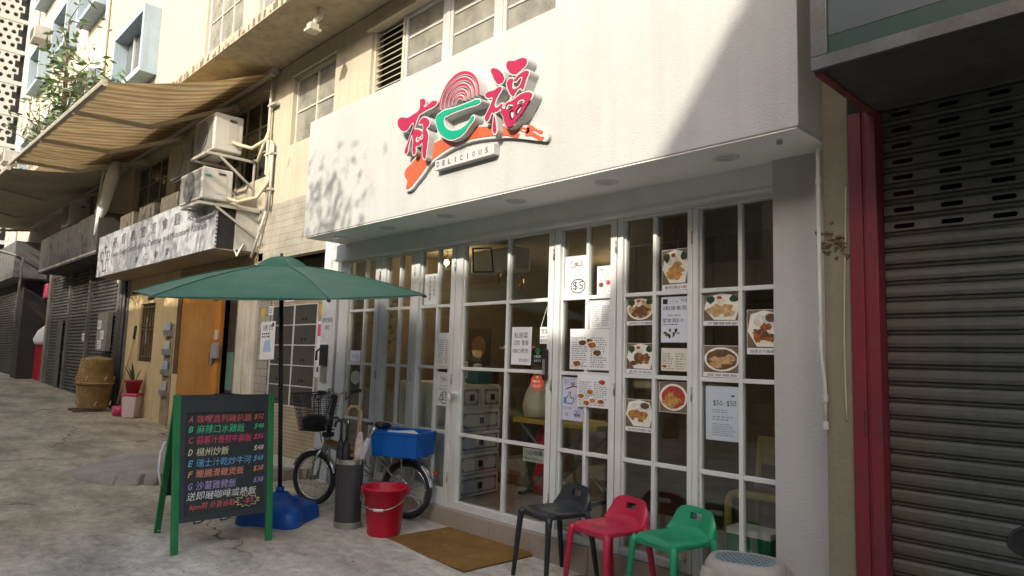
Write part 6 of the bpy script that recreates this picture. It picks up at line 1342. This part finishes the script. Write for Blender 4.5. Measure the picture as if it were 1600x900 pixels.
def d_fifty(o, g, y):
    x0, x1, z0, z1 = o['rect']; w = x1-x0; h = z1-z0
    ink(o, g, INK, lambda b: (put_text(b, '$50', x0+w*.22, x0+w*.50, z1-h*.37, z1-h*.26, y), put_text(b, '+', x0+w*.53, x0+w*.58, z1-h*.34, z1-h*.30, y), put_text(b, '$50', x0+w*.62, x0+w*.90, z1-h*.37, z1-h*.26, y), greek(b, x0+w*.76, x0+w*.88, z1-h*.20, z1-h*.14, y, 1, seed=1)))
    ink(o, g, GREY, lambda b: (greek(b, x0+w*.2, x1-w*.2, z0+h*.50, z0+h*.58, y, 2, seed=3), greek(b, x0+w*.2, x1-w*.14, z0+h*.36, z0+h*.46, y, 2, seed=5), greek(b, x0+w*.2, x1-w*.1, z0+h*.08, z0+h*.32, y, 6, seed=7)))
post('pale blue grey letter sheet reading $50 + $50', (-2.355, -2.121, 1.044, 1.38), d_fifty, m=M('blue_grey_card', (.46, .52, .58), .5, .05))
post('small white house shaped sticker on the leftmost panel', (-6.71, -6.50, 1.44, 1.56), lambda o, g, y: ink(o, g, INK, lambda b: put_text(b, '小心', -6.68, -6.53, 1.47, 1.53, y)), cat='sticker', name='window_sticker')

# ------------------------------------------------------------------ things inside
WP = M('drawer_white', (.66, .68, .68), .5, .06, 4)
dr = thing('drawer_cabinet', 'white plastic drawer cabinet with black knobs behind the glass door', 'cabinet', (-5.10, .51, .2), R_(100))
MB().box(-.32, .32, .02, .43, 0, 1.06).build('carcass', WP, dr, bevel=.01)
def drawer(x0, x1, z0, z1):
    d = MB().box(x0, x1, .0, .019, z0, z1).build('drawer', WP, dr, bevel=.008)
    b = MB(); y = -.0015; ix0, ix1, iz0, iz1 = x0+.045, x1-.045, z0+.03, z1-.03
    for k, r in ((0, .003), (.010, .0016)): lines(b, [(ix0+k, iz0+k), (ix1-k, iz0+k), (ix1-k, iz1-k), (ix0+k, iz1-k), (ix0+k, iz0+k)], r, y)
    for cx in (ix0+.012, ix1-.012):
        for cz in (iz0+.012, iz1-.012):
            for a in range(4): blob(b, cx+.014*math.cos(a*PI/2+.4), cz+.014*math.sin(a*PI/2+.4), .009, .007, y-.0004, a, 7, .1)
    stuff(b.build('ornament', INK, d)); MB().box((x0+x1)/2-.022, (x0+x1)/2+.022, -.03, -.001, (z0+z1)/2-.03, (z0+z1)/2+.03).build('knob', BLACK, d, bevel=.008)
drawer(-.31, -.01, .84, 1.04); drawer(.01, .31, .84, 1.04)
for k in range(4): drawer(-.31, .31, .01+k*.205, .01+k*.205+.19)
d2 = copy_tree(dr); d2.location = (-5.72, .62, .2); d2['label'] = 'second white drawer cabinet behind the panel left of the door'
tp = thing('tissue_box', 'teal tissue box on top of the white drawers', 'box', (-5.30, .62, 1.261)); MB((-5.30, .62, 1.261)).box(-5.38, -5.18, .52, .72, 1.262, 1.39).build('carton', M('teal_box', (.06, .16, .18), .6, .15), tp, bevel=.005); MB().lathe([(.01, .13), (.03, .15), (.05, .19), (.02, .20)], (0, 0, 0), 8).build('tissue', PAPER, tp)
stn = thing('card_stand', 'small white framed card stand on the white drawers', 'stand', (-5.20, .34, 1.261)); MB().lathe([(.05, 0), (.05, .01), (.012, .03), (.012, .06)], (0, 0, 0), 14).build('foot', PAPER, stn); MB().box(-.05, .05, -.006, .006, .06, .22).build('frame', PAPER, stn); stn.rotation_euler = (0, 0, R_(60)); MB().box(-.035, .035, -.008, -.0065, .075, .205).build('card', GREY, stn)
# folding table with a bag on it
TY = M('table_yellow', (.55, .38, .06), .4, .15, 3)
ft = thing('folding_table', 'yellow topped folding table with crossed steel legs inside', 'table', (-4.55, .95, .2)); o = tuple(ft.location)
MB(o).box(-5.02, -3.95, .86, 1.40, .90, .945).build('tabletop', TY, ft, bevel=.006)
for yy in (.92, 1.34):
    MB(o).path([(-4.95, yy, .89), (-4.15, yy, .21)], .012, 8).build('leg', STEEL, ft); MB(o).path([(-4.10, yy, .89), (-4.90, yy, .21)], .012, 8).build('leg', DARKST, ft)
for x in (-4.92, -4.13): MB(o).path([(x, .88, .22), (x, 1.38, .22)], .016, 8).build('floor_bar', BLACK, ft)
bgm = M('plastic_bag_white', (.62, .58, .50), .35, .12, 4, .8, 14)
bg_ = thing('plastic_bag', 'crinkled white plastic bag standing on the yellow table', 'bag', (-4.80, 1.0, .947)); mb = MB(); n = 26
for (r, z) in ((.08, 0), (.14, .02), (.155, .12), (.13, .24), (.085, .33), (.05, .40), (.06, .46)):
    for j in range(n):
        a = 2*PI*j/n; k = 1+.10*noise.noise(Vector((math.cos(a)*2, math.sin(a)*2, z*7)))+.06*math.sin(a*7+z*9); mb.v.append(Vector((r*k*math.cos(a)*1.1, r*k*math.sin(a)*.9, z)))
for a in range(6):
    for j in range(n): mb.f.append((a*n+j, a*n+(j+1) % n, (a+1)*n+(j+1) % n, (a+1)*n+j))
mb.build('sack', bgm, bg_, smooth=True)
rd = thing('red_sack', 'red sack slumped under the yellow table', 'sack', (-4.80, 1.12, .2)); MB().lathe([(.0, 0), (.13, 0), (.15, .12), (.10, .32), (.14, .45), (.09, .62), (.02, .68)], (0, 0, 0), 18, 1, .8, False).build('cloth', RBK, rd, smooth=True)
sl_ = thing('floor_notice', 'white slippery floor notice hanging by the yellow table', 'notice', (-4.55, .68, .58)); o = tuple(sl_.location); MB(o).box(-4.66, -4.38, .66, .665, .58, .70).build('sheet', PAPER, sl_); mb = MB(o); put_text(mb, '小心地滑', -4.645, -4.41, .64, .69, .658); put_text(mb, 'Slippery Floor', -4.645, -4.41, .595, .62, .658); mb.build('lettering', INK, sl_)
# yellow chair and beer carton behind the right panel
yc = thing('wooden_chair', 'pale yellow wooden chair frame behind the right window panel', 'chair', (-2.28, .62, .2)); o = tuple(yc.location); YW = M('yellow_wood', (.42, .36, .11), .5, .15)
MB(o).path([(-2.50, .52, .2), (-2.49, .52, .58), (-2.465, .52, .63), (-2.42, .52, .645), (-2.12, .52, .645), (-2.075, .52, .63), (-2.06, .52, .58), (-2.05, .52, .2)], .026, 10).build('front_frame', YW, yc, smooth=True)
for x in (-2.48, -2.07): MB(o).path([(x, .95, .2), (x, .92, .62), (x, .98, 1.0)], .022, 8).build('rear_leg', YW, yc, smooth=True)
MB(o).box(-2.48, -2.07, .56, .93, .61, .64).build('seat', M('seat_brown', (.22, .13, .05), .6, .2), yc, bevel=.01); MB(o).box(-2.48, -2.07, .955, .985, .80, 1.0).build('backrest', YW, yc, bevel=.01)
bc = thing('beer_carton', 'green and white beer carton under the yellow chair', 'carton', (-2.29, .45, .2)); o = tuple(bc.location)
MB(o).box(-2.45, -2.14, .42, .62, .2, .39).build('carton', M('beer_green', (.0, .14, .045), .45, .1), bc); MB(o).box(-2.452, -2.138, .418, .622, .391, .43).build('white_top', PAPER, bc); mb = MB(o); put_text(mb, 'Carlsberg', -2.37, -2.20, .262, .312, .4175); mb.build('lettering', PAPER, bc)
# shelf with bowls, picture, flowers, hanging bulbs
sh = thing('display_shelf', 'dark shelf unit with ornaments inside left of the door', 'shelf', (-5.9, 1.35, .2)); o = tuple(sh.location)
MB(o).box(-6.75, -5.15, 1.2, 1.50, 1.40, 1.43).build('board', 'counter_wood', sh); MB(o).box(-6.75, -5.15, 1.2, 1.50, .2, .24).build('board', 'counter_wood', sh)
for x in (-6.74, -5.95, -5.18): MB(o).box(x, x+.03, 1.21, 1.49, .24, 1.40).build('upright', 'counter_wood', sh)
pc = thing('round_picture', 'dark framed round picture leaning on the shelf', 'picture', (-6.2, 1.42, 1.431)); MB().box(-.19, .19, -.01, .01, 0, .44).build('frame', 'dark_wood', pc); MB().lathe([(.13, 0), (.13, .004)], (0, 0, 0), 24).xf(Matrix.Translation((0, -.0105, .22)) @ Matrix.Rotation(R_(90), 4, 'X')).build('print', M('sepia', (.22, .13, .06), .6, .3, 9), pc)
for k, (x, c, lab) in enumerate(((-6.55, (.5, .05, .05), 'red flower posy in a vase on the shelf'), (-5.62, (.55, .42, .32), 'cream flower posy in a vase on the shelf'), (-5.30, (.5, .06, .14), 'small pink figurine posy on the shelf'))):
    v = thing('flower_vase', lab, 'vase', (x, 1.33, 1.431)); MB().lathe([(0, 0), (.04, 0), (.055, .06), (.025, .12), (.035, .15)], (0, 0, 0), 16, cap=False).build('vase', 'dark_wood', v, smooth=True)
    mb = MB(); rnd = random.Random(k)
    for j in range(14): p = Vector((rnd.gauss(0, .05), rnd.gauss(0, .04), .2+rnd.gauss(0, .04))); mb.lathe([(.004, -.015), (.022, 0), (.012, .014)], p, 7)
    mb.build('blooms', M('bloom_%d' % k, c, .6, .2), v)
wr_ = thing('garland', 'dark leafy garland hanging behind the leftmost panel', 'garland', (-6.5, .25, 1.5)); mb = MB(); rnd = random.Random(2)
leaves(mb, [Vector((.05*math.sin(z*6), 0, z)) for z in [-.1+.05*i for i in range(18)]], 8, .09, rnd).build('leaves', M('garland_green', (.03, .04, .03), .6, .3), wr_)
cup = thing('window_ornament', 'white paper cup cut-out hanging on the leftmost panel', 'ornament', (-6.62, .03, 1.22)); mb = MB((-6.62, .03, 1.22)); blob(mb, -6.62, 1.27, .10, .075, .02, 1, 20, .03); mb.build('cup', PAPER, cup); mb = MB((-6.62, .03, 1.22)); circle(mb, -6.50, 1.28, .03, .035, .007, .02, 14); mb.build('cup_handle', PAPER, cup)
BULB = emis('bulb_glow', (1.0, .72, .38), 9); DULL = M('amber_bulb', (.42, .30, .14), .2, .1)
def pendant(label, x, y, z, n, spread, drop, lit=True):
    t = thing('pendant_lamp', label, 'lamp', (x, y, 2.75), 0, 'pendant lamps'); o = tuple(t.location); rnd = random.Random(int(-x*10))
    MB(o).path([(x, y, 2.75), (x, y, z+.2)], .006, 6).build('cord', BLACK, t)
    for k in range(n):
        a = 2*PI*k/n; p = Vector((x+spread*math.cos(a), y+spread*math.sin(a), z+rnd.uniform(-drop, drop)))
        MB(o).path([(x, y, z+.2), (x+spread*.8*math.cos(a), y+spread*.8*math.sin(a), z+.22), p+Vector((0, 0, .06))], .005, 6).build('arm', BLACK, t, smooth=True)
        MB(o).lathe([(.018, .02), (.02, .06)], p, 10).build('socket', M('brass', (.4, .26, .08), .35, .1, metal=.8), t); MB(o).lathe([(.004, -.05), (.026, -.03), (.03, -.005), (.016, .02)], p, 12).build('bulb', BULB if lit else DULL, t, smooth=True)
        if not lit: continue
        l = bpy.data.lights.new('bulb_light', 'POINT'); l.energy = 2.2; l.color = (1, .75, .45); l.shadow_soft_size = .03; lo_ = bpy.data.objects.new('bulb_light', l); COL.objects.link(lo_); lo_.parent = t; lo_.location = p-Vector(o)-Vector((0, 0, .075))
    return t
pendant('black pendant lamp of small bulbs behind the glass door', -5.25, 1.0, 2.36, 5, .13, .06, False)
pendant('pendant lamp cluster glowing deep inside the shop', -6.26, 1.05, 2.60, 3, .10, .03)
pendant('pendant lamp over the yellow table', -5.0, 2.6, 2.5, 3, .14, .04)
fr_ = thing('ceiling_frame', 'black square metal frame hanging inside the door', 'frame', (-5.15, .55, 2.36)); o = tuple(fr_.location)
MB(o).path([(-5.30, .5, 2.62), (-5.02, .5, 2.60), (-4.98, .5, 2.36), (-5.28, .5, 2.38), (-5.30, .5, 2.62)], .010, 6).build('frame', BLACK, fr_)
acn = thing('wall_unit', 'white wall air conditioner high inside the shop', 'air conditioner', (-5.3, .9, 2.45)); o = tuple(acn.location); MB(o).box(-5.75, -5.05, .85, 1.1, 2.42, 2.68).build('casing', PAPER, acn, bevel=.04, seg=4)
cb = thing('counter_bowl', 'dark bowl of seasonings on the ochre partition ledge', 'bowl', (-3.2, 2.55, 1.151)); MB().lathe([(0, 0), (.08, 0), (.20, .16), (.21, .18), (.19, .18), (.07, .02), (0, .02)], (0, 0, 0), 24, cap=False).build('bowl', 'dark_wood', cb, smooth=True)
for k, x in enumerate((-3.0, -2.75, -2.5, -2.3)):
    t = thing('counter_jar', ('brown', 'green', 'amber', 'grey')[k]+' jar standing on the counter behind the right panels', 'jar', (x, 2.62, 1.151)); MB().lathe([(0, 0), (.05, 0), (.055, .1), (.04, .15), (.04, .17)], (0, 0, 0), 16, cap=False).build('body', M('jar_%d' % k, ((.10, .05, .02), (.03, .07, .03), (.3, .14, .03), (.2, .2, .2))[k], .25, .1), t, smooth=True); MB().lathe([(.043, .17), (.043, .19)], (0, 0, 0), 16).build('lid', STEEL, t)

# ------------------------------------------------------------------ across the street, behind the camera: what shades the scene and shows in the glass
OP = (-8, -11, 0)
ob = thing('opposite_building', 'dim terrace across the street with shuttered shops and upper windows', 'building', OP)
BUF = M('buff_render', (.50, .44, .34), .85, .15, 1, streak=.2)
for (x0, x1, zt) in ((-44, .35, 8.35), (.35, 1.3, 7.75), (1.3, 2.64, 8.35), (2.64, 24, 9.8)):
    MB(OP).box(x0, x1, -19, -11, 0, zt).build('wall', BUF, ob)
BRW = M('brown_shopfront', (.22, .175, .12), .6, .35, 1.2, streak=.3)
for k in range(16):
    x = -43+k*4.1
    MB(OP).box(x, x+3.7, -10.99, -10.93, .05, 2.9).build('shopfront', BRW if k % 3 else 'far_shutter', ob)
    MB(OP).box(x, x+3.7, -10.99, -10.3, 3.0, 3.25).build('canopy', UND, ob)
    for z in (4.0, 6.3):
        if x > -.5 and z > 6: continue
        MB(OP).box(x+.6, x+2.8, -10.99, -10.97, z, z+1.3).build('window', 'window_dark', ob)
PLK = M('planter_boards', (.34, .25, .16), .8, .35, 3)
for k in range(5):
    for j in range(4): MB(OP).box(-26+k*4.2, -22.1+k*4.2, -9.0-.01*j, -8.9, .15+j*.17, .30+j*.17).build('planter_board', PLK, ob)
def street_tree(label, x, y, h, seed, zc, n, rad):
    rnd = random.Random(seed); base = (x, y, G(x)); t = thing('street_tree', label, 'tree', base, 0, 'street trees behind the camera'); b = Vector(base)
    tr = MB(base).path([b, b+Vector((.1, 0, h*.3)), b+Vector((-.05, .1, h*.6)), b+Vector((.05, 0, h*.8))], [.16, .13, .10, .06], 10); cs_ = []
    for k in range(n):
        a = rnd.uniform(0, 6.28); r = rad*rnd.uniform(.25, 1); p = Vector((x+r*math.cos(a), y+r*.7*math.sin(a), zc+rnd.gauss(0, .45)))
        tr.path([b+Vector((0, 0, h*rnd.uniform(.45, .75))), (b+Vector((0, 0, h*.8))).lerp(p, .6), p], [.04, .025, .01], 5); cs_.append(p)
    tr.build('trunk', 'bark', t)
    leaves(MB(base), cs_, 120, .17, rnd, .2, 1.9).build('crown', LEAF, t)
street_tree('street tree casting dappled shade on the white fascia', -3.9, -7.4, 7.0, 3, 6.0, 4, 1.4)
street_tree('street tree casting dappled shade near the parasol', -7.6, -7.6, 7.2, 8, 6.3, 24, 2.0)
street_tree('street tree shading the church signboard', -10.7, -7.6, 7.2, 13, 6.75, 17, 2.3)
street_tree('street tree shading the closed shops', -15.5, -7.8, 7.2, 17, 6.5, 32, 2.4)
street_tree('street tree at the far end of the row', -20.5, -7.8, 7.2, 19, 6.4, 46, 2.6)
street_tree('last street tree before the tower', -25.5, -7.8, 7.2, 23, 6.4, 46, 2.6)
